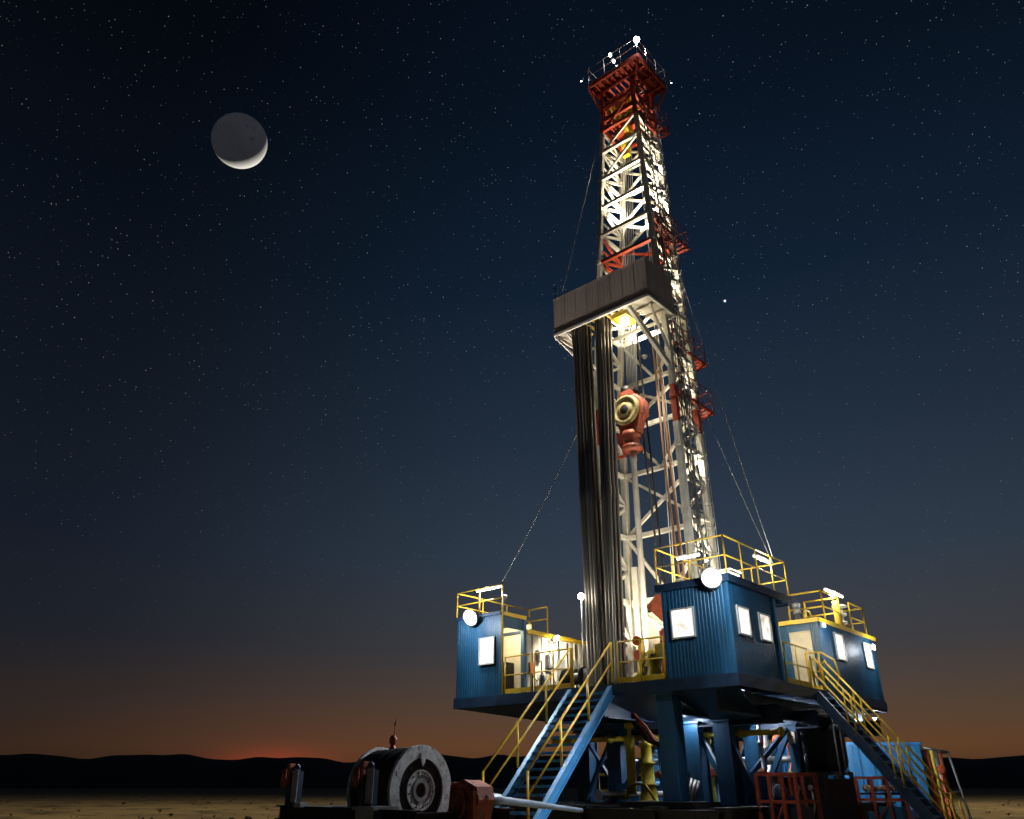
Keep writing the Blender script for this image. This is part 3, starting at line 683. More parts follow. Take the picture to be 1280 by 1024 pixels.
    # drilling line from the crown down to the travelling block
    for k in range(8):
        a = 4.95 + .12 * k; MB().tube((5.0 + .13 * (k - 2) - .05, 4.85, 33.8), (5.48 + .07 * k, 4.62, 17.3), .019, 6).build('drilling_line', WIRE, t)
    for (a0, a1, b) in ((4.3, 4.9, 5.3), (4.45, 5.0, 5.3), (4.9, 4.4, 5.5)): MB().tube((a0, b, 33.5), (a1, b, 5.0), .018, 6).build('drilling_line', WIRE, t)
    return t
mast()

# racking board with wind wall
def racking():
    t = thing('racking_board', 'brown grey box shaped wind wall of the racking board halfway up the derrick', 'racking board', (5.5, 3.1, 20))
    a0, a1, b0, b1, z0, z1 = 3.05, 8.03, 2.1, 4.2, 20.0, 21.9
    for (bx, nm) in (((a0, a1, b0, b0 + .03), 'front'), ((a0, a0 + .03, b0 + .03, b1), 'right'), ((a1 - .03, a1, b0 + .03, b1), 'left')):
        m = MB(); m.box(bx[0], bx[1], bx[2], bx[3], z0, z1)
        if nm == 'front':
            for k in range(1, 25): x = a0 + (a1 - a0) * k / 25; m.box(x - .006, x + .006, b0 - .003, b0, z0 + .12, z1 - .02)
        if nm == 'front':
            for k in range(9): x = a0 + .02 + (a1 - a0 - .04) * k / 8; m.box(x - .012, x + .012, b0 - .010, b0 - .004, z0 + .06, z1)
            m.box(a0, a1, b0 - .026, b0 - .02, z1 - .07, z1 - .01)
        if nm == 'right':
            for b in (2.3, 2.95, 3.6, 4.15): m.box(a0 - .015, a0, b - .02, b + .02, z0 + .06, z1)
            m.box(a0 - .02, a0 - .015, b0, b1, z0 + .95, z0 + 1.0)
        m.build('wind_wall', GREYW, t)
    m = MB()
    for (p, q) in (((a0, b0), (a1, b0)), ((a0, b0), (a0, b1)), ((a1, b0), (a1, b1)), ((a0, b1), (a1, b1))):
        m.bar((p[0], p[1], z0 - .05), (q[0], q[1], z0 - .05), .10, .12)
    m.box(a0 - .012, a1 + .012, b0 - .012, b0 + .04, z0 - .02, z0 + .05); m.box(a0 - .012, a0 + .04, b0 + .04, b1, z0 - .02, z0 + .05)
    m.bar((a1, b0 + .1, z0 - .1), (7.2, 3.9, 18.4), .10, .10); m.bar((a1, b1 - .1, z0 - .1), (7.2, 3.9, 18.4), .10, .10); m.bar((7.4, b0 + .1, z0 - .1), (7.1, 3.95, 18.6), .08, .08)
    m.bar((4.1, b0 + .15, z0 - .1), (3.36, 3.85, 17.5), .18, .18); m.bar((3.3, 2.6, z0 - .1), (3.3, 3.9, 18.2), .09, .09)
    m.build('support_frame', WHITE, t)
    m = MB(); m.box(a0 + .06, 4.0, b0 + .06, b1 - .06, z0 - .01, z0 + .02)
    for b in (2.7, 3.4): m.box(a0 + .06, 4.05, b, b + .12, z0 - .12, z0 - .01)
    MB().box(7.4, a1 - .06, b0 + .06, b1 - .06, z0 - .01, z0 + .02).build('walkway_panel', BEIGE, t)
    m.build('walkway_panel', BEIGE, t)
    m = MB()
    for k in range(9): a = 4.25 + k * .36; m.bar((a, b0 + .1, z0 + .05), (a, 3.3, z0 + .05), .06, .10)
    m.build('finger', YEL, t)
    m = MB(); m.box(4.45, 5.15, 2.5, 3.5, z0 - .12, z0 - .06); m.box(4.45, 5.15, 2.46, 2.5, z0 - .2, z0 + .02); m.box(4.41, 4.45, 2.46, 3.5, z0 - .2, z0 + .02)
    m.build('diving_board', YELP, t)
    MB().box(6.9, 7.1, 2.3, 3.2, z0 - .3, z0 - .06).build('gate', YELP, t)
    m = MB(); m.tube((7.95, 2.15, z1), (7.95, 2.15, z1 + .75), .018); m.tube((7.85, 2.15, z1 + .5), (8.05, 2.15, z1 + .68), .015); m.build('aerial', BLACK, t)
    lamp('racking_down_fill', (5.1, 3.5, 19.3), 2000, (1, .90, .70), .15, (5.3, 4.9, 9), 70)  # extra spot without its own fitting, added to brighten the lattice below
    lamp('racking_lamp_glow', (4.9, 3.3, 19.2), 70, (1, .88, .55), .15)
    m = MB(); m.lathe((4.9, 3.1, 19.92), (4.9, 3.1, 19.7), [(0, .12), (.08, .2), (.14, .2), (.18, .02)], 14); m.build('lamp', LENSW, t)
racking()

# drill pipe stands racked on the deck, leaning on the racking board
def stands():
    def stand(p, q, r, mtl, label, group):
        m = MB(); L = (W(q) - W(p)).length
        pr = [(0, r * .7), (.25, r * 1.25), (.55, r * 1.25), (.62, r)]
        for j in (1, 2): c = L * j / 2.2; pr += [(c - .35, r), (c - .3, r * 1.22), (c + .3, r * 1.22), (c + .35, r)]
        pr += [(L - .3, r), (L - .25, r * 1.2), (L, r * 1.2)]
        o = m.lathe(p, q, pr, 12).build('drill_pipe_stand', mtl, None, p); tag(o, label, 'drill pipe', group)
    for i in range(4):
        for j in range(3):
            b = 2.35 + .26 * j; a = 6.98 - .15 * i
            stand((a, b, 4.55), (a + .17 - .02 * i, b, 21.2), .074, PIPE, 'one of the drill pipes in the outer left rack standing under the wind wall', 'drill pipes in the outer left rack')
    for i in range(3):
        for j in range(3):
            b = 2.45 + .26 * j; stand((6.20 - .15 * i, b, 4.55), (5.93 - .18 * i, b, 21.2), .072, PIPE, 'one of the drill pipes in the second rack right of the outer one', 'drill pipes in the second rack')
    for i in range(2): stand((5.0 - .13 * i, 4.75 + .1 * (i % 2), 4.55), (5.75 - .22 * i, 4.95 + .1 * (i % 2), 21.0), .042, PIPE, 'one of the thin pipes standing inside the derrick behind the travelling block', 'thin pipes inside the derrick')
stands()

# travelling block and kelly
def block():
    t = thing('travelling_block', 'red travelling block with a large yellow sheave hanging inside the derrick', 'travelling block', (5.9, 4.6, 14.4))
    a, b, z = 5.92, 4.5, 16.35
    m = MB(); m.lathe((a, b - .33, z), (a, b + .3, z), [(.02, .1), (0, .14), (0, .30), (.05, .33), (.05, .50), (0, .53), (0, .63), (.03, .66), (.10, .70), (.16, .70), (.20, .6)], 40); m.build('sheave', mat('sheave_olive', (.34, .275, .12), .6, .1, .3, 5, (.12, .09, .05), .5, 8), t)
    m = MB(); m.lathe((a, b - .36, z), (a, b - .3, z), [(0, .13), (.03, .22), (.06, .24)], 20); m.lathe((a, b - .40, z), (a, b - .3, z), [(0, .05), (.06, .08)], 12); m.build('sheave_pin', BLACK, t)
    m = MB()
    m.lathe((a - .1, b - .12, z), (a - .1, b + .38, z), [(0, .70), (.06, .78), (.42, .78), (.5, .68)], 28)
    m.prism([(a + .5, b - .2, z - .3), (a - .75, b - .2, z - .3), (a - .5, b - .2, z - 1.1), (a + .35, b - .2, z - 1.1)], (0, .45, 0))
    m.lathe((a - .05, b + .05, z - 1.0), (a - .05, b + .05, z - 2.0), [(0, .40), (.25, .42), (.3, .34), (.6, .30), (.66, .44), (.85, .46), (.9, .3)], 22)
    m.prism([(a + .35, b - .24, z + .45), (a - .35, b - .24, z + .55), (a - .3, b - .24, z + .95), (a + .2, b - .24, z + .9)], (0, .5, 0))
    for k in range(7): w = 2 * math.pi * k / 7; m.box(a - .1 + .68 * math.cos(w) - .07, a - .1 + .68 * math.cos(w) + .07, b - .1, b + .42, z + .68 * math.sin(w) - .07, z + .68 * math.sin(w) + .07)
    m.build('housing', mat('greasy_red_housing', (.32, .065, .035), .55, .1, .4, 5, (.08, .045, .03), .62, 5, .5, 18), t)
    m = MB(); m.bar((a + .75, b, z - .95), (a + .75, b, z - 2.0), .10); m.bar((a + .75, b, z - .95), (a + .2, b, z - 1.25), .10); m.bar((a + .75, b, z - 2.0), (a + .35, b, z - 2.0), .10); m.build('guard_frame', RED, t)
    m = MB(); m.lathe((a + .05, b, z + .85), (a + .05, b, z + 1.3), [(0, .16), (.1, .24), (.3, .24), (.42, .1)], 16); m.box(a - .4, a + .3, b - .05, b + .35, z + .95, z + 1.1); m.build('line_clamp', BLACK, t)
    m = MB(); m.lathe((5.85, 4.55, 4.6), (5.86, 4.55, 14.6), [(0, .125), (9.4, .125), (9.45, .16), (9.8, .16)], 16)
    o = m.build('kelly_pipe', mat('kelly_steel', (.30, .29, .27), .45, .4, .2, 2, (.2, .14, .09), .3, 3)); tag(o, 'thick grey kelly pipe hanging from the red travelling block down to the deck', 'pipe')
    m = MB(); m.path([(4.6, 5.2, 20), (4.5, 5.2, 14), (4.3, 5.1, 10), (4.2, 5.0, 7)], .05, 10); m.path([(4.85, 5.25, 20), (4.75, 5.2, 14), (4.5, 5.1, 9), (4.4, 5.0, 6.5)], .05, 10); o = m.build('standpipe_hose', mat('brown_hose', (.20, .10, .055), .6)); tag(o, 'rust brown mud hoses running down inside the right part of the derrick', 'hose')
block()

# machines on the rig floor
def rig_floor():
    t = thing('pipe_tong', 'yellow floor machine with a rounded head behind the guard rail beside the control cabin', 'machine', (4.0, 2.2, DZ))
    m = MB(); m.lathe((4.15, 2.2, 4.6), (4.15, 2.2, 6.0), [(0, .26), (.35, .3), (.6, .22), (.75, .26), (.95, .30), (1.15, .26), (1.25, .12)], 18)
    m.prism([(3.95, 2.0, 5.5), (3.2, 2.0, 5.35), (3.25, 2.0, 5.8), (3.6, 2.0, 6.0), (3.95, 2.0, 5.95)], (0, .35, 0)); m.build('head', YELP, t)
    m = MB(); m.tube((4.0, 1.95, 5.62), (4.3, 1.95, 5.62), .03); m.path([(4.35, 2, 5.5), (4.5, 1.95, 5.2), (4.4, 1.95, 4.9), (4.25, 2.0, 4.7)], .035, 8); m.box(4.3, 4.5, 2.1, 2.3, 4.55, 5.3); m.build('hydraulic_hose', BLACK, t)
    m = MB()
    for k in range(4): m.tube((3.75 - .13 * k, 2.35, 4.55), (3.75 - .13 * k, 2.35, 5.35), .055, 10)
    m.build('cylinder', REDO, t)
    t = thing('drawworks', 'orange red hoisting machine standing between the bright pipe and the control cabin', 'machine', (3.9, 4.6, DZ))
    m = MB(); m.prism([(4.8, 3.0, 7.5), (4.35, 3.0, 7.9), (3.3, 3.0, 7.6), (3.1, 3.0, 6.9), (4.0, 3.0, 6.75)], (0, .6, 0)); m.box(3.2, 4.3, 3.1, 3.9, 4.55, 6.7); m.build('housing', REDO, t)
    m = MB(); m.box(3.9, 4.3, 2.95, 3.1, 4.6, 6.6); m.box(3.3, 3.4, 2.95, 3.1, 4.6, 6.6); m.build('rib', RED, t)
    m = MB(); m.lathe((3.5, 3.3, 7.5), (3.5, 3.3, 8.4), [(0, .28), (.35, .28), (.4, .14), (.75, .14), (.8, .2), (.86, .2)], 16); m.build('motor', PANEL, t)
    t = thing('valve_manifold', 'red and yellow valve stack on the deck left of the bright kelly pipe', 'valve', (6.4, 4.0, DZ))
    m = MB(); m.lathe((5.5, 3.6, 4.6), (5.5, 3.6, 6.6), [(0, .2), (.5, .2), (.55, .32), (.7, .32), (.75, .18), (1.2, .18), (1.25, .3), (1.4, .3), (1.45, .15), (1.9, .12)], 16); m.build('body', YELP, t)
    for z in (5.9, 6.4):
        m = MB(); m.lathe((5.5, 3.35, z), (5.5, 3.25, z), [(0, .16), (.04, .2), (.08, .16)], 14); m.build('hand_wheel', REDO, t)
    m = MB(); m.box(6.0, 6.9, 6.1, 6.5, 4.5, 8.0); m.box(5.95, 6.95, 6.05, 6.1, 4.5, 4.8); o = m.build('driller_screen', PANEL); tag(o, 'tall pale steel panel standing behind the pipes at the foot of the derrick', 'panel')
    t = thing('winch', 'dark steel winch on the deck behind the guard rail left of the front stairs', 'winch', (7.2, 1.6, DZ))
    m = MB(); m.lathe((7.6, 1.7, 5.05), (6.7, 1.7, 5.05), [(0, .38), (.05, .38), (.05, .2), (.8, .2), (.8, .38), (.85, .38)], 20); m.build('drum', BLACK, t)
    m = MB(); m.box(6.6, 7.7, 1.35, 2.05, 4.51, 4.65); m.box(7.62, 7.75, 1.5, 1.9, 4.65, 5.2); m.box(6.5, 6.68, 1.5, 1.9, 4.65, 5.35); m.build('frame', GALV, t)
    t = thing('mud_bucket', 'grey steel cabinet on the deck under the lamp post', 'cabinet', (6.5, 5.2, DZ))
    m = MB(); m.box(7.6, 8.5, 5.0, 5.6, 4.51, 6.3); m.build('body', PANEL, t)
    m = MB(); m.box(7.65, 8.02, 4.97, 5.0, 4.6, 6.2); m.box(8.06, 8.45, 4.97, 5.0, 4.6, 6.2); m.build('door', GALV, t)
    # lamp post behind the outer rack
    t = thing('lamp_post', 'slim lamp post with a dazzling lamp just left of the drill pipes', 'lamp post', (6.95, 2.0, DZ))
    m = MB(); m.tube((7.0, 2.0, DZ), (7.0, 2.0, 7.95), .03); m.build('pole', GALV, t)
    m = MB(); m.lathe((7.0, 2.0, 7.93), (7.0, 2.0, 8.2), [(0, .05), (.05, .11), (.15, .13), (.22, .08), (.25, .01)], 14); m.build('bulb', LENSW, t)
    lamp('lamp_post_glow', (7.0, 1.75, 8.15), 45, (1, .92, .75), .1)
rig_floor()

# floodlights
lamp('deck_wall_fill', (8.3, 2.6, 6.75), 420, (1, .88, .66), .15, (9.3, 3.2, 5.6), 130)  # extra spot without a fitting, added to brighten the deck side wall
tube_light((.7, 4.42, 7.06), (1.7, 4.42, 7.06), 'added tube light under the roof overhang facing the door of the right cabin', 240, (1, .9, .7))  # added fitting, brightens the door wall of the right cabin
floodlight((.36, -.28, 7.28), (-.6, -4, 5.6), 'dazzling floodlight on the near top corner of the control cabin', .31, 4200)
floodlight((10.63, -.28, 7.38), (10.2, -4, 5.4), 'dazzling floodlight on the front of the far left cabin', .31, 1700)
floodlight((9.05, 3.03, 6.85), (7.4, 2.6, 5.2), 'smaller floodlight on the deck side wall left of the drill pipes', .15, 260, (1, .93, .78), LENSW)
floodlight((3.05, 3.2, 36.05), (1.5, 1.5, 33), 'bright floodlight on the top railing of the derrick crown', .17, 420)
lamp('crown_spill', (3.4, 3.9, 36.6), 260, (1, .92, .75), .1)
# two added spotlights on the crown, put there to light the pan either side
for at_, aim, lab in (((6.4, 2.95, 35.4), (60, 2, 0), 'small added pan floodlight hung outside the left corner of the derrick crown'), ((2.9, 6.2, 35.4), (-14, 62, 0), 'small added pan floodlight hung outside the right corner of the derrick crown')):
    floodlight(at_, aim, lab, .04, 10, group='small added pan floodlights')
    v_ = Vector(at_) + (Vector(aim) - Vector(at_)).normalized() * .4
    lamp('pan_fill_light', tuple(v_), 42000 if aim[0] > 0 else 80000, (1, .80, .48), .2, aim, 80, .8)
for i, (a, b, z) in enumerate(((4.72, 3.25, 36.3), (4.76, 3.62, 36.2), (4.80, 3.98, 36.1), (4.86, 4.34, 36.0))):
    floodlight((a, b, z), (a + .5, b - 2, z - 1.5), ('topmost', 'second from the top', 'third from the top', 'lowest')[i] + ' of four small lamps in a slanting row on the crown', .10, 30, (1, .93, .8), LENSW, group='small lamps on the crown railing')
# mast flood fittings, aimed up into the lattice
def mast_floods():
    for (p, aim, lab, pw) in (((6.6, 3.6, 5.2), (5.2, 4.9, 16), 'warm floodlight at the left foot of the derrick aimed up into the lattice', 1500),
                              ((3.7, 4.3, 5.4), (5.2, 5.4, 16), 'warm floodlight at the right foot of the derrick aimed up into the lattice', 1500),
                              ((5.3, 5.2, 19.2), (5.2, 4.9, 30), 'warm floodlight inside the derrick below the racking board aimed up', 1700),
                              ((5.0, 5.0, 25.9), (5.0, 4.9, 33), 'warm floodlight inside the upper derrick aimed at the crown', 2600)):
        floodlight(p, aim, lab, .14, pw, (1, .86, .62), LENSW, 120, group='warm floodlights inside the derrick')
mast_floods()
floodlight((9.4, .35, 8.15), (5.5, 2.1, 22.4), 'small added floodlight inside the far left roof railing aimed up at the wind wall', .12, 5600, (1, .88, .78), LENSW, 28)  # added lamp, lifts the brightness of the wind wall front
for z in (9.5, 13.2, 17.0, 22.4, 26.6, 29.6):
    a = leg_a(0, z) + .25
    tube_light((a, 5.55, z), (a, 5.55, z + .7), {9.5: 'lowest', 13.2: 'second lowest', 17.0: 'third lowest', 22.4: 'fourth lowest', 26.6: 'second highest', 29.6: 'highest'}[z] + ' tube light on the back right leg of the derrick', 115, (1, .88, .64), 'tube lights on the derrick leg', .06)
tube_light((1.9, .5, 8.3), (1.1, .5, 8.3), 'tube light on the control cabin roof above its front window', 230)
tube_light((.1, 2.4, 8.45), (.1, 3.6, 8.45), 'tube light on the right railing of the control cabin roof', 300)

# lamps added under the deck to brighten the columns and gear, no fittings seen there
for (p, lab, pw) in (((6.3, 7.2, 3.9), 'added under-deck lamp between the two left columns', 230), ((4.2, 7.6, 3.9), 'added under-deck lamp in the middle of the back bay', 230),
                     ((9.0, 7.6, 3.9), 'added under-deck lamp in the left back bay', 170), ((.5, 12.28, 3.95), 'added under-deck lamp below the right cabin', 330), ((2.2, 4.7, 3.95), 'added under-deck lamp near the top of the side stairs', 150), ((3.35, 2.5, 3.7), 'added under-deck lamp hidden behind the thick front column', 75), ((1.7, 7.6, 3.95), 'added under-deck lamp above the black tank', 90)):
    t = thing('added_bulkhead_lamp', lab, 'lamp', p, 'added lamps under the deck')
    m = MB(); m.box(p[0] - .15, p[0] + .15, p[1] - .1, p[1] + .1, p[2] + .05, p[2] + .14); m.build('housing', GALV, t)
    m = MB(); m.lathe((p[0], p[1], p[2] + .05), (p[0], p[1], p[2] - .1), [(0, .1), (.06, .09), (.1, .04), (.11, .01)], 14); m.build('lens', TUBE, t)
    lamp('bulkhead_fill', (p[0], p[1], p[2] - .12), pw, (.92, .95, 1), .1)
# guy wires
def wire(p, q, label, r=.015, sag=.4):
    pts = []
    for k in range(13):
        u = k / 12; v = [p[i] + (q[i] - p[i]) * u for i in range(3)]; v[2] -= sag * 4 * u * (1 - u); pts.append(tuple(v))
    o = MB().path(pts, r, 6).build('guy_wire', WIRE); tag(o, label, 'cable', 'guy wires of the derrick')
wire((6.1, 3.95, 32.2), (7.6, 2.15, 21.95), 'thin cable from the red derrick top to the left end of the wind wall', sag=.1)
wire((7.25, 3.9, 17.3), (9.2, 0, 8.62), 'thin cable from the derrick leg down to the railing of the far left cabin', sag=.15)
wire((3.7, 6.1, 24.2), (-.02, 3.6, 8.62), 'long thin cable from the upper right of the derrick to the control cabin railing', sag=.2)
wire((3.35, 6.6, 16.3), (.3, 4.3, 8.62), 'short thin cable from the lowest red platform down to the control cabin roof', sag=.1)
wire((4.6, 5.9, 18.5), (4.2, 6.2, 9), 'thin vertical cable seen through the middle of the derrick lattice', sag=.02, r=.015)

# ================================================================== UNDER AND BEHIND THE DECK
def under_deck():
    t = thing('blowout_preventer', 'yellow stacked blowout preventer under the deck beside the thick front column', 'wellhead', (4.7, 2.0, .95))
    m = MB(); m.lathe((4.7, 2.2, 1.0), (4.7, 2.2, 3.4), [(0, .36), (.10, .36), (.12, .31), (.55, .24), (.58, .29), (.62, .29), (.64, .22), (1.2, .21), (1.22, .27), (1.26, .27), (1.28, .19), (1.75, .18), (1.78, .23), (1.83, .23), (1.86, .12), (2.4, .12)], 22); m.build('body', YELP, t)
    m = MB(); m.lathe((5.2, 2.0, 1.3), (5.2, 2.0, 3.5), [(0, .12), (.2, .15), (1.5, .15), (1.55, .19), (1.75, .19), (1.8, .07), (2.0, .07), (2.02, .15), (2.2, .15)], 14); m.build('hydraulic_cylinder', YELP, t)
    m = MB(); m.path([(5.35, 1.9, 1.15), (5.2, 1.75, 1.5), (4.9, 1.7, 1.62), (4.5, 1.7, 1.6), (4.3, 1.75, 1.3), (4.25, 1.85, 1.1)], .045, 8); m.box(4.2, 4.4, 1.6, 1.9, 1.0, 1.15); m.build('yoke', YEL, t)
    m = MB(); m.lathe((4.0, .05, .72), (3.25, .05, .72), [(0, .12), (.02, .24), (.1, .2), (.65, .2), (.72, .24), (.75, .12)], 20); o = m.build('gas_bottle', YELP); tag(o, 'short gold coloured drum lying on the skid at the foot of the thick front column', 'drum')
    # dark hose bundle hanging from the deck
    t = thing('hose_bundle', 'tangle of dark hoses hanging in a curve below the deck behind the front column', 'hoses', (4.8, 2, 2.8))
    rnd = random.Random(21)
    for k in range(14):
        o = .09 * k; j = lambda: (rnd.random() - .5) * .12
        pts = [(5.75 - o * .6, 1.9 + j(), 3.98 + j() * .5), (5.35 - o * .4, 1.95 + j(), 3.75 + j()), (4.9 - o * .35 + j(), 2.0 + j(), 3.35 + j()), (4.5 - o * .22 + j(), 2.0 + j(), 2.95 + j()), (4.15 - o * .1, 2.1 + j(), 2.75 + j()), (3.9, 2.2, 2.9 + j())]
        MB().path(pts, .035 + .015 * rnd.random(), 7).build('hose', RUB if k % 3 else RUST, t)
    o = MB().path([(7.0, 1.2, 4.1), (6.85, 1.2, 3.6), (6.5, 1.25, 3.25), (6.2, 1.3, 3.3)], .035, 7).build('hanging_cable', RUB); tag(o, 'single black cable drooping under the deck right of the front stairs', 'cable')
    for i, (a, b, z, w, lab) in enumerate(((5.1, 5.0, 3.55, .55, 'yellow hoist under the deck directly right of the thick front column'), (6.2, 5.0, 3.6, .45, 'yellow hoist under the deck just left of the thick front column'), (5.45, 8.0, 3.8, .5, 'yellow hoist under the deck seen between two navy columns'), (2.05, 10.0, 3.5, .6, 'yellow hoist under the deck above the black tank'))):
        t = thing('hoist', lab, 'hoist', (a, b, z - .3), 'yellow hoists under the deck')
        m = MB(); m.lathe((a - w / 2, b, z), (a + w / 2, b, z), [(0, .12), (.03, .17), (w - .03, .17), (w, .12)], 14); m.box(a - w * .3, a + w * .3, b - .2, b + .1, z + .16, z + .34); m.build('body', YELP, t)
        m = MB(); m.tube((a, b, z - .15), (a, b, z - .75), .015, 6); m.path([(a, b, z - .75), (a + .08, b, z - .83), (a, b, z - .9), (a - .06, b, z - .84)], .02, 6); m.build('hook', BLACK, t)
    for k in range(5):
        o = MB().tube((3.45 - .13 * k, 2.0, 1.14), (3.40 - .13 * k, 2.3, 1.85 - .04 * k), .045, 10).build('short_pipe', CHROME); tag(o, 'one of the short pale pipes leaning behind the thick front column', 'pipe', 'short pale pipes under the deck')
    t = thing('pump', 'yellow pump block under the deck between two navy columns', 'pump', (4.9, 7, 1)); m = MB(); m.box(4.6, 5.2, 6.8, 7.2, 1.35, 2.1); m.lathe((4.9, 6.6, 1.7), (4.9, 6.8, 1.7), [(0, .16), (.05, .22), (.2, .22)], 14); m.build('body', YELP, t)
    m = MB(); m.box(4.4, 5.4, 6.7, 7.4, 1.0, 1.35); m.build('base', BLACK, t)
    t = thing('pump', 'smaller yellow pump under the deck beside the dark diagonal brace', 'pump', (4.4, 8, 1)); m = MB(); m.box(4.2, 4.6, 7.9, 8.3, 1.2, 2.1); m.lathe((4.4, 8.1, 2.1), (4.4, 8.1, 2.4), [(0, .14), (.1, .2), (.25, .12)], 12); m.build('body', YELP, t)
    for (a, b, z, s_, lab) in ((3.83, 9.0, 2.9, .22, 'orange red call box under the deck right of the bright blue column'), (4.65, 9.0, 3.75, .14, 'small orange red lamp box high under the deck left of the bright blue column'), (4.45, 9.2, 2.35, .2, 'round orange red buoy under the deck low between two columns')):
        t = thing('signal_box', lab, 'box', (a, b, z - .6)); m = MB(); m.lathe((a, b - .1, z), (a, b + .1, z), [(0, s_ * .8), (.03, s_), (.17, s_), (.2, s_ * .8)], 16) if 'round' in lab else m.box(a - s_, a + s_, b - .12, b + .12, z - s_ * 1.3, z + s_ * 1.3); m.build('housing', REDO, t)
        m = MB(); m.box(a - s_ * .5, a + s_ * .5, b - .15, b - .12, z - s_ * .3, z + s_ * .5); m.build('cover', RED, t)
        m = MB(); m.tube((a, b, z), (a, b, 4.15), .03, 6); m.build('hanger', BLACK, t)
    t = thing('red_lantern', 'round orange lantern above the small blue tank under the deck', 'lantern', (3.0, 9.0, 3.0))
    m = MB(); m.lathe((3.0, 8.7, 3.1), (3.0, 8.9, 3.1), [(0, .1), (.02, .24), (.12, .27), (.2, .2)], 18); m.build('body', REDO, t); m = MB(); m.tube((3.0, 8.9, 3.1), (3.0, 8.9, 4.1), .03); m.build('hanger', BLACK, t)
    t = thing('blue_tank', 'small blue ribbed tank under the deck left of the black tank', 'tank', (2.75, 8.5, 1.0)); m = MB(); m.corr((3.15, 8.4), (2.4, 8.4), 1.4, 3.0, (0, -1), .25, .05); m.box(2.4, 3.15, 8.45, 9.3, 1.4, 2.98); m.build('shell', TANK, t); m = MB(); m.box(2.3, 3.25, 8.3, 9.4, 1.0, 1.4); m.build('base', BLACK, t)
    t = thing('notice_board', 'small pale blank plate on the column above the blue ribbed tank', 'sign', (1.15, 5.8, 2.8)); m = MB(); m.box(1.05, 1.3, 5.79, 5.82, 2.86, 3.24); m.build('plate', PANEL, t)
    # black round tank
    t = thing('black_tank', 'big round black tank under the deck left of the side stairs', 'tank', (.85, 7.3, 0)); m = MB()
    m.lathe((.8, 7.3, 2.0), (.8, 7.3, 3.7), [(0, .6), (.12, .76), (.3, .82), (1.25, .82), (1.42, .78), (1.55, .6), (1.6, .1)], 30); m.build('shell', BLACK, t)
    m = MB(); m.box(.1, 1.5, 6.6, 8.0, 1.9, 2.0)
    for (a, b) in ((.15, 6.65), (1.45, 6.65), (.15, 7.95), (1.45, 7.95)): m.box(a - .06, a + .06, b - .06, b + .06, 0, 1.9)
    m.build('stand', BLACK, t)
    m = MB(); rail_mb(m, [(1.4, 6.7), (.15, 6.7), (.15, 7.9)], 3.55, .5, .02, True, .6); m.tube((.0, 6.6, 1.9), (.0, 6.6, 4.1), .03); m.tube((-.05, 7.0, 1.9), (-.05, 7.0, 4.1), .03); m.build('pipework', GALV, t)
    # red tubular skids
    def skid(a, b, w, d, h, lab):
        t = thing('red_skid', lab, 'frame', (a, b, 0), 'red tubular frames on the ground'); m = MB(); r = .09
        for x in (0, w * .33, w * .66, w):
            for y in (0, d): m.bar((a - x, b + y, 0), (a - x, b + y, h), r)
        for z in (.5, 1.15, h):
            for y in (0, d): m.bar((a, b + y, z), (a - w, b + y, z), r * .9)
            for x in (0, w): m.bar((a - x, b, z), (a - x, b + d, z), r * .9)
        m.bar((a - w * .33, b, .5), (a - w * .66, b, 1.15), .05); m.build('frame', REDK, t); return t
    t = skid(.35, 1.1, 1.15, 1.4, 1.85, 'dull red tubular frame in front of the small blue tank')
    m = MB(); m.box(-.7, .2, 1.3, 2.3, .1, 1.0); m.lathe((-.1, 1.6, 1.0), (-.1, 1.6, 1.7), [(0, .2), (.1, .24), (.5, .2), (.6, .1)], 14); m.box(-.6, -.3, 1.5, 2.0, 1.0, 1.3); m.build('pump_unit', NAVY, t)
    t = skid(-.35, 6.9, 1.5, 1.2, 1.8, 'dull red tubular frame left of the foot of the side stairs')
    m = MB(); rnd = random.Random(4)
    for k in range(70):
        a = -.45 - 1.3 * rnd.random(); b = 7.0 + 1.0 * rnd.random(); s_ = .04 + .05 * rnd.random(); z = 1.38 + .1 * rnd.random(); m.lathe((a, b, z), (a, b, z + s_ * 1.6), [(0, s_ * .5), (s_ * .5, s_), (s_ * 1.2, s_ * .8), (s_ * 1.6, s_ * .2)], 7)
    o = m.build('fittings_load', mat('brass_fittings', (.5, .30, .16), .45, .5, .8, 9), t); o['kind'] = 'stuff'
    m = MB(); m.box(-1.8, -.4, 6.95, 8.05, 1.3, 1.36); m.build('shelf', BLACK, t)
    m = MB(); m.box(-1.6, -.9, 7.0, 7.8, .3, .95); m.box(-.8, -.5, 7.1, 7.6, .3, .8); m.build('crate', TANK, t)
    t = thing('generator', 'squat black machine between the two dull red frames', 'generator', (.1, 4.5, 0)); m = MB(); m.box(-.5, 1.0, 3.9, 6.3, .1, 1.75); m.box(-.55, 1.05, 3.85, 3.9, 1.6, 1.8); m.box(-.2, .4, 4.2, 5, 1.75, 1.95)
    m.build('body', BLACK, t)
    m = MB(); m.path([(.3, 3.8, 1.5), (.35, 3.75, 1.1), (.2, 3.75, .7), (.28, 3.8, .3)], .03); m.path([(-.1, 3.8, 1.5), (-.15, 3.75, 1.0), (0, 3.75, .6), (-.1, 3.8, .3)], .03)
    for a in (.3, -.1): m.lathe((a, 3.8, 1.5), (a, 3.7, 1.5), [(0, .05), (.05, .09), (.1, .05)], 10)
    m.build('valve', GALV, t)
under_deck()

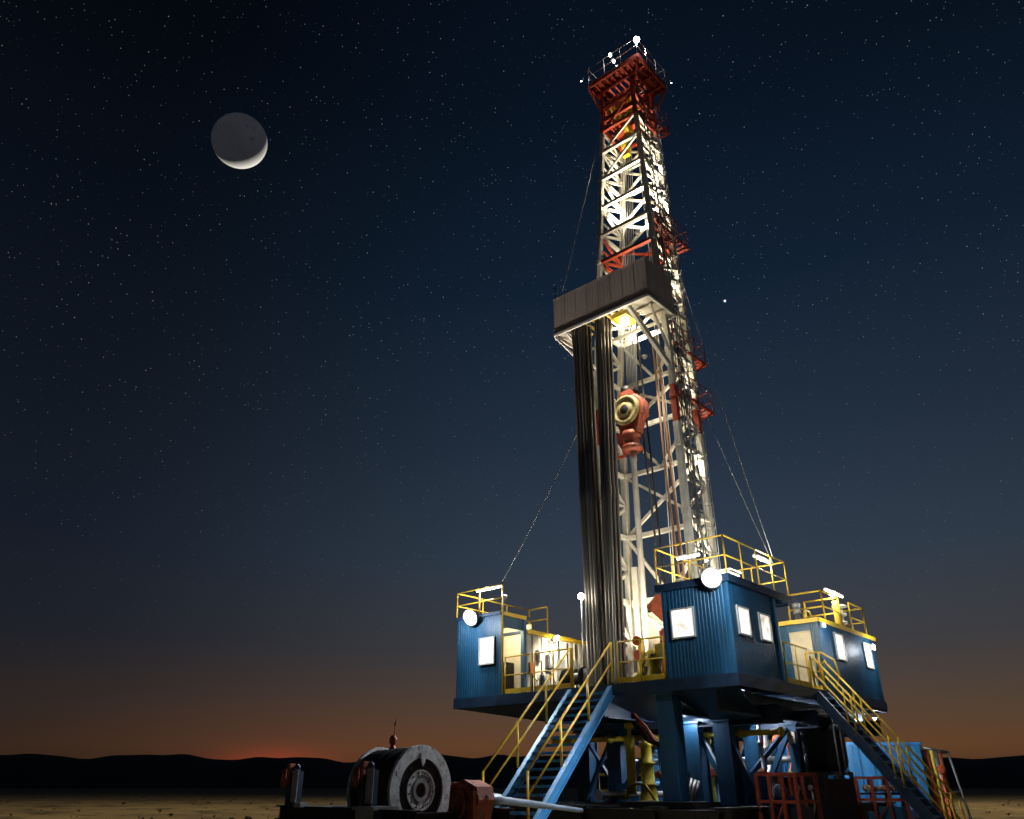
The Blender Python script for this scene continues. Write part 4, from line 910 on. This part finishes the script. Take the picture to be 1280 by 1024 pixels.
def pipework():
    rnd = random.Random(17)
    for i, (p, q, r, m_) in enumerate((((.4, 3.4, 3.1), (9.6, 3.4, 3.1), .09, 'y'), ((1.0, 6.6, 2.4), (9.2, 6.6, 2.4), .11, 'g'), ((3.0, 7.3, 1.6), (9.8, 7.3, 1.6), .13, 'b'), ((5.8, .9, 1.3), (5.8, 8.9, 1.3), .10, 'g'), ((4.2, 3.6, 2.7), (4.2, 9.4, 2.7), .08, 'r'))):
        mt = {'y': YELP, 'g': GALV, 'b': TANK, 'r': REDO}[m_]; P0, P1 = Vector(p), Vector(q); L = (P1 - P0).length; prof = [(0, r * 1.6), (.08, r * 1.6), (.085, r)]
        x = 1.4
        while x < L - .4: prof += [(x, r), (x + .005, r * 1.6), (x + .09, r * 1.6), (x + .095, r)]; x += 1.7
        prof += [(L - .085, r), (L - .08, r * 1.6), (L, r * 1.6)]
        o = MB().lathe(p, q, prof, 14).build('flanged_pipe', mt); tag(o, ('yellow flanged pipe high under the deck just behind the front columns', 'grey flanged pipe crossing under the deck behind the middle columns', 'low blue flanged pipe crossing the back bay under the deck', 'grey flanged pipe lying low between the left columns', 'orange red flanged pipe running back under the middle of the deck')[i], 'pipe', 'flanged pipes under the deck')
pipework()
def risers():
    rnd = random.Random(31)
    spec = [(4.55, 6.3, .09, YELP, 'yellow'), (4.15, 6.4, .06, GALV, 'grey'), (6.6, 6.1, .08, TANK, 'blue'), (7.2, 7.4, .07, YELP, 'yellow'), (1.9, 7.2, .07, REDO, 'orange red'), (3.2, 8.2, .09, GALV, 'grey'), (1.75, 4.6, .06, GALV, 'grey'), (3.75, 5.1, .07, TANK, 'blue')]
    where = ['between the middle columns', 'right beside the yellow riser', 'left of the yellow wellhead', 'in the left back bay', 'behind the bright right column', 'in the middle of the back bay', 'between the two right columns', 'behind the second front column']
    for (a, b, r_, m_, c), w in zip(spec, where):
        t = thing('riser_pipe', '%s upright pipe with valve wheels under the deck %s' % (c, w), 'pipe', (a, b, 1.0), 'upright pipes under the deck')
        m = MB(); m.lathe((a, b, 1.0), (a, b, 3.55), [(0, r_ * 2), (.06, r_ * 2), (.07, r_), (.9, r_), (.91, r_ * 1.7), (1.1, r_ * 1.7), (1.11, r_), (1.8, r_), (1.81, r_ * 1.6), (1.9, r_ * 1.6), (1.91, r_), (2.55, r_)], 12); m.build('tube', m_, t)
        z = 1.9 + .1 * rnd.random(); m = MB(); m.tube((a, b, z), (a - .05, b - .28, z), .022, 6); m.lathe((a - .05, b - .28, z), (a - .06, b - .32, z), [(0, .10), (.01, .13), (.03, .13), (.04, .10)], 14); m.build('valve_wheel', REDO if c != 'orange red' else YELP, t)
    for (a0, a1, b0, b1, z, m_, lab) in ((3.9, 5.0, 4.2, 4.9, 1.75, NAVY, 'low navy steel box under the deck behind the yellow wellhead'), (1.5, 2.0, 3.5, 4.3, 1.9, TANK, 'small blue steel box on the skid between the two right columns'), (6.3, 7.2, 4.0, 4.8, 1.6, TANK, 'small blue steel box on the skid left of the yellow wellhead')):
        t = thing('steel_box', lab, 'box', (a0, b0, 1.0)); m = MB(); m.box(a0, a1, b0, b1, 1.0, z); m.box(a0 - .03, a1 + .03, b0 - .03, b1 + .03, z, z + .05)
        for k in range(3): x = a0 + (a1 - a0) * (k + .5) / 3; m.box(x - .03, x + .03, b0 - .025, b0, 1.03, z - .02)
        m.build('body', m_, t); m = MB(); m.path([(a0 + .1, b0 - .02, z - .2), (a0 + .1, b0 - .1, z - .2), (a0 + .3, b0 - .1, z - .2), (a0 + .3, b0 - .02, z - .2)], .018, 6); m.build('handle', GALV, t)
risers()
def mud_tank():
    t = thing('mud_tank', 'long bright blue mud tank on the ground behind the side stairs', 'tank', (-1, 15, 0))
    # stands on the ground, its long side square to the view
    p0, p1 = (2.6, 13.75), (.05, 15.98); L = math.hypot(p1[0] - p0[0], p1[1] - p0[1]); dx = ((p1[0] - p0[0]) / L, (p1[1] - p0[1]) / L); nx = (-dx[1], dx[0]); nx = (-abs(nx[0]), -abs(nx[1]))
    m = MB(); z0, z1 = .7, 3.15
    m.corr(p0, p1, z0, z1, nx, .55, .09)
    q0 = (p0[0] - nx[0] * 2.4, p0[1] - nx[1] * 2.4); q1 = (p1[0] - nx[0] * 2.4, p1[1] - nx[1] * 2.4)
    m.corr(q1, (p1[0] - nx[0] * .05, p1[1] - nx[1] * .05), z0, z1, dx, .5, .05); m.corr(q0, q1, z0, z1, (-nx[0], -nx[1]), .55, .05); m.corr(p0, q0, z0, z1, (-dx[0], -dx[1]), .5, .05)
    m.prism([(*p0, z0), (*p1, z0), (*q1, z0), (*q0, z0)], (0, 0, .05)); m.build('shell', TANK, t)
    m = MB(); o = .1
    m2 = MB()
    for (u, v) in ((p0, p1), (p1, q1), (q1, q0), (q0, p0)): m.bar((*u, z1 + .03), (*v, z1 + .03), .2, .1); m2.bar((*u, z0 - .15), (*v, z0 - .15), .3, .3)
    m.build('rim', BLUEL, t); m2.build('base_frame', NAVY, t)
    m = MB()
    for k in range(6):
        c = (p0[0] + dx[0] * L * k / 5, p0[1] + dx[1] * L * k / 5)
        m.bar((c[0], c[1], 0), (c[0], c[1], z0 - .1), .2, .2)
    m.build('foot', BLACK, t)
    for k in range(5):
        c = (p1[0] + dx[0] * (.55 + .42 * k), p1[1] + dx[1] * (.55 + .42 * k))
    t = thing('pipe_rack', 'thin steel rack with leaning posts at the right end of the blue tank', 'rack', (-2.2, 17, 0))
    def Q(u, w, z):
        u = u * .58
        return (p1[0] + dx[0] * u - nx[0] * w, p1[1] + dx[1] * u - nx[1] * w, z)
    m = MB(); r = .05
    m.tube(Q(.1, .2, 3.05), Q(2.1, .2, 2.85), r); m.tube(Q(2.05, .2, 2.9), Q(2.75, .2, .02), r); m.tube(Q(.1, 1.4, 3.05), Q(2.1, 1.4, 2.85), r); m.tube(Q(2.05, 1.4, 2.9), Q(2.6, 1.4, .02), r); m.tube(Q(2.1, .2, 2.85), Q(2.1, 1.4, 2.85), r); m.tube(Q(.9, .3, 1.3), Q(2.4, .3, 1.35), r * .8)
    m.build('frame', GALV, t)
    for k, c in enumerate((PIPE, REDK, YELP, GALV, RUST)):
        m = MB(); m.tube(Q(.3 + .3 * k, .25 + .1 * (k % 2), 2.95), Q(.55 + .32 * k, .45, .05), .07 + .02 * (k % 2), 8); m.build('post', c, t)
    t = thing('red_valve', 'small red hand wheel on the rack right of the blue tank', 'valve', Q(1.1, .1, 1)); m = MB(); c = Q(1.15, .05, 2.2); m.lathe(c, Q(1.15, -.1, 2.2), [(0, .1), (.05, .17), (.1, .17), (.12, .1)], 14); m.box(c[0] - .05, c[0] + .05, c[1] - .05, c[1] + .05, 0, 2.2); m.build('body', REDO, t)
mud_tank()

def yellow_barrier():
    t = thing('pipe_barrier', 'low yellow pipe barrier far behind the front stairs under the deck', 'barrier', (11.5, 11, 0))
    m = MB()
    for z in (1.35, 2.05): m.tube((14.0, 11, z), (9.3, 11, z), .06)
    for k in range(6): a = 14 - .94 * k; m.tube((a, 11, 0), (a, 11, 2.1), .055)
    m.build('rail', YEL, t)
yellow_barrier()

# pale drill pipe lying from the trailer to the rig
o = MB().lathe((.42, -10.2, 1.33), (4.1, -2.2, .92), [(0, .05), (.02, .085), (.5, .09), (.55, .11), (.95, .11), (1.05, .075), (5.4, .07), (5.5, .06), (8.2, .06), (8.6, .06)], 20).build('drill_collar', mat('scuffed_blue_grey_pipe', (.17, .21, .27), .45, .5, .3, 4, (.5, .5, .5), .3, 10)); tag(o, 'scuffed pale steel pipe reaching from the rusty red casting to the rig', 'pipe')

# ================================================================== DRUM ON THE TRAILER (foreground)
def drum():
    t = thing('cable_drum', 'huge black rope drum with a worn grey flange lying on the trailer', 'drum', (2.1, -10.73, .65))
    a0, b, z = 1.57, -10.73, 1.46; L = 1.3; RR = .80
    c0 = (a0, b, z)
    def ring(m, d0, d1, r0, r1, n=64):
        """annulus along the axis with square edges"""
        i = len(m.v); c = W(c0)
        for d in (d0, d1):
            for r in (r0, r1):
                for k in range(n):
                    w = 2 * math.pi * k / n; m.v.append(c + AX * d + BX * (math.cos(w) * r) + ZX * (math.sin(w) * r))
        q = lambda s, k: i + s * n + k % n
        for k in range(n):
            m.q((q(0, k), q(0, k + 1), q(1, k + 1), q(1, k))); m.q((q(2, k), q(3, k), q(3, k + 1), q(2, k + 1)))
            m.q((q(1, k), q(1, k + 1), q(3, k + 1), q(3, k)), True); m.q((q(0, k), q(2, k), q(2, k + 1), q(0, k + 1)), True)
    m = MB(); ring(m, 0, .07, .57, RR); ring(m, .012, .06, RR, RR + .012); f = m.build('flange', DRUMG, t)
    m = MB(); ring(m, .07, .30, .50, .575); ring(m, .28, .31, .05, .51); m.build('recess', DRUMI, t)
    m = MB(); ring(m, .03, .28, .27, .345); ring(m, .045, .2, .20, .262); ring(m, .02, .05, .345, .36); m.build('bearing_ring', DRUMG, t)
    m = MB(); ring(m, .02, .22, .13, .20); m.build('inner_ring', GALV, t)
    m = MB(); ring(m, .12, .27, .005, .128); m.build('shaft', BLACK, t)
    m = MB()
    for k in range(12):
        w = 2 * math.pi * k / 12 + .2; x, y = .305 * math.cos(w), .305 * math.sin(w); m.lathe((a0 + .035, b + x, z + y), (a0 + .005, b + x, z + y), [(0, .018), (.015, .018), (.022, .008)], 6)
    for w in (.15, 2.2, 4.4):
        x, y = .45 * math.cos(w), .45 * math.sin(w)
        m.bar((a0 + .12, b + x * .82, z + y * .82), (a0 + .12, b + x * 1.22, z + y * 1.22), .09, .12); m.lathe((a0 + .1, b + x, z + y), (a0 + .02, b + x, z + y), [(0, .05), (.05, .05), (.07, .025)], 8)
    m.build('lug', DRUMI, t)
    m = MB(); m.prism([(a0 - .012, b - .07, z + .66), (a0 - .012, b + .07, z + .66), (a0 - .012, b + .05, z + .5), (a0 - .012, b, z + .42), (a0 - .012, b - .05, z + .5)], (.02, 0, 0)); m.build('lifting_plate', DRUMG, t)
    # wound rope: many turns, slightly uneven
    m = MB(); rnd = random.Random(2); n = 64; prof = []
    d = .07
    while d < L - .06:
        r = .745 + rnd.random() * .012
        prof += [(d, r - .03), (d + .012, r - .006), (d + .024, r), (d + .036, r - .006), (d + .049, r - .03)]; d += .05
    m.lathe(c0, (a0 + L, b, z), prof, 64); m.build('wound_rope', ROPE, t)
    m = MB(); ring(m, L - .06, L, .2, RR); m.build('flange', DRUMG, t)
    m = MB()
    for k, (s0, s1) in enumerate(((.1, .45), (.5, .7))):
        pts = [(a0 + s0 + (s1 - s0) * j / 10, b + .765 * math.cos(R(60 + 75 * j / 10)), z + .765 * math.sin(R(60 + 75 * j / 10))) for j in range(11)]; m.path(pts, .014, 6)
    m.build('loose_rope', GALV, t)
    t = thing('warning_lamp', 'small orange warning lamp with a whip aerial on top of the rope drum', 'lamp', (2.5, -10.79, 2.22))
    m = MB(); m.lathe((2.5, -10.73, 2.2), (2.5, -10.73, 2.5), [(0, .07), (.05, .07), (.06, .05), (.10, .05), (.12, .075), (.22, .075), (.27, .05), (.29, .01)], 14); m.build('dome', REDO, t)
    m = MB(); m.tube((2.48, -10.73, 2.45), (2.48, -10.73, 2.72), .006, 5); m.prism([(2.46, -10.73, 2.66), (2.50, -10.73, 2.66), (2.44, -10.73, 2.80)], (0, .01, 0)); m.build('aerial', BLACK, t)
drum()
def trailer():
    t = thing('trailer', 'black flat steel trailer frame with upright brackets under the rope drum', 'trailer', (2.5, -11.5, 0))
    m = MB(); m.ibeam((4.35, -12.0, 1.06), (.3, -12.0, 1.02), .22, .26, .03); m.ibeam((4.35, -9.6, 1.06), (.3, -9.6, 1.02), .22, .26, .03)
    for a in (4.2, 3.3, .75): m.ibeam((a, -12.0, 1.0), (a, -9.6, 1.0), .2, .2, .03)
    m.box(3.2, 4.3, -11.85, -9.7, 1.14, 1.17); m.build('frame', BLACK, t)
    m = MB(); m.box(1.15, 1.75, -12.25, -11.65, 1.14, 1.2); m.box(1.2, 1.7, -12.2, -11.7, 1.0, 1.14); m.build('table_plate', GALV, t); MB().box(3.4, 3.62, -12.2, -12.0, 1.16, 1.24).build('lashing_block', GALV, t)
    for (a, b) in ((4.05, -12.0), (1.72, -12.0)):
        m = MB(); m.box(a - .06, a + .06, b - .08, b + .08, 1.17, 1.72); m.box(a - .16, a - .07, b - .07, b + .07, 1.2, 1.85)
        m.lathe((a - .12, b, 1.86), (a - .12, b, 1.95), [(0, .07), (.04, .06), (.08, .02)], 10); m.box(a - .3, a - .17, b - .09, b + .05, 1.17, 1.8)
        m.build('upright', NAVY, t)
        m = MB(); m.box(a + .10, a + .26, b - .1, b + .08, 1.5, 1.84); m.bar((a + .0, b - .05, 1.60), (a, b - .05, 1.95), .13, .1); m.build('clamp', RUST, t)
        m = MB(); m.box(a - .34, a - .15, b - .11, b - .09, 1.25, 1.82); m.build('plate', GALV, t)
    for k, (a) in enumerate((3.7, 2.2, .9)):
        for b in (-12.1, -9.5):
            m = MB(); w = -.15 if b < -11 else .15
            m.lathe((a, b + .12, .45), (a, b - .14, .45), [(0, .25), (.02, .42), (.05, .45), (.21, .45), (.24, .42), (.26, .25)], 28); wh = m.build('wheel', RUB, t)
            m = MB(); m.lathe((a, b - .12, .45), (a, b - .16, .45), [(0, .24), (.03, .22), (.035, .08), (.05, .06)], 20); m.build('hub', GALV, wh)
    return t
trailer()
def coupling():
    t = thing('casting', 'rusty red bracket casting with a round eye joining the drum and the pale pipe', 'bracket', (.7, -10.3, 0))
    m = MB(); m.prism([(1.05, -10.4, 1.58), (.75, -10.4, 1.64), (.42, -10.4, 1.52), (.36, -10.4, 1.30), (.5, -10.4, .85), (1.15, -10.4, .80)], (0, .45, 0))
    m.prism([(1.0, -10.46, 1.45), (.75, -10.46, 1.5), (.62, -10.46, 1.3), (.78, -10.46, 1.1), (1.0, -10.46, 1.1)], (0, .06, 0)); m.box(.4, .55, -10.5, -10.4, .85, 1.45); m.bar((1.04, -10.42, 1.57), (.44, -10.42, 1.50), .05, .07); m.bar((1.1, -10.43, .86), (1.03, -10.43, 1.55), .05, .06)
    for (x, zz) in ((.98, 1.5), (.62, 1.52), (.47, 1.38), (1.05, 1.0), (.5, .98)): m.lathe((x, -10.4, zz), (x, -10.5, zz), [(0, .035), (.08, .035), (.10, .015)], 6)
    m.build('body', RUST, t)
    m = MB(); n = 24; pts = [(.70 + .13 * math.cos(2 * math.pi * k / n), -10.56, 1.22 + .2 * math.sin(2 * math.pi * k / n)) for k in range(n + 1)]; m.path(pts, .03, 8); m.build('eye', RUST, t)
    m = MB(); m.box(.55, 1.05, -10.35, -10.0, .0, .85); m.build('stand', BLACK, t)
coupling()

# scattered stones on the pan
def stones():
    m = MB(); rnd = random.Random(8)
    for k in range(900):
        az_ = R(-36 + 72 * rnd.random()); d = 30 + 120 * rnd.random() ** 1.5; s = .04 + .1 * rnd.random() ** 2
        c = Vector((math.sin(az_) * d, math.cos(az_) * d, 0)); i = len(m.v)
        for (x, y, z) in ((-1, 0, -.3), (1, .2, -.3), (0, 1, -.3), (.1, -1, -.3), (0, 0, .7)): m.v.append(c + Vector((x * s * (1 + rnd.random()), y * s, z * s)))
        for f in ((0, 3, 4), (3, 1, 4), (1, 2, 4), (2, 0, 4)): m.q([i + j for j in f])
    base = Vector((0, 0, 0)); o = m.build('gravel', mat('pan_stones', (.22, .18, .12), .9, 0, .4, 3)); o['kind'] = 'stuff'; o['label'] = 'scattered small stones on the dry sand'; o['category'] = 'stones'
stones()
def scrub():
    m = MB(); rnd = random.Random(12)
    for k in range(1100):
        az_ = R(-37 + 75 * rnd.random()); d = 42 + 300 * rnd.random() ** 1.6; s = .04 + .10 * rnd.random() ** 2
        zg = .5 if d > 62 else .0 + .5 * max(0, (d * math.cos(az_) - 30) / 30)
        c = Vector((math.sin(az_) * d, math.cos(az_) * d, zg))
        for j in range(7):
            w = rnd.random() * 6.28; l = s * (.6 + .7 * rnd.random()); i = len(m.v); dx, dy = math.cos(w), math.sin(w)
            for (u, v, z) in ((-.12, -.05, -.05), (.12, .05, -.05), (.9, .35, .55), (.5, -.2, 1.0)): m.v.append(c + Vector(((dx * u - dy * v) * l, (dy * u + dx * v) * l, z * l)))
            m.q((i, i + 1, i + 2, i + 3))
    o = m.build('desert_scrub', mat('scrub_twigs', (.07, .06, .035), 1, 0, .5, 2, bump=0)); o['kind'] = 'stuff'; o['label'] = 'low dark scrub dotted over the dry sand'; o['category'] = 'scrub'
scrub()
for o in bpy.data.objects:
    if '_w' in o: del o['_w']
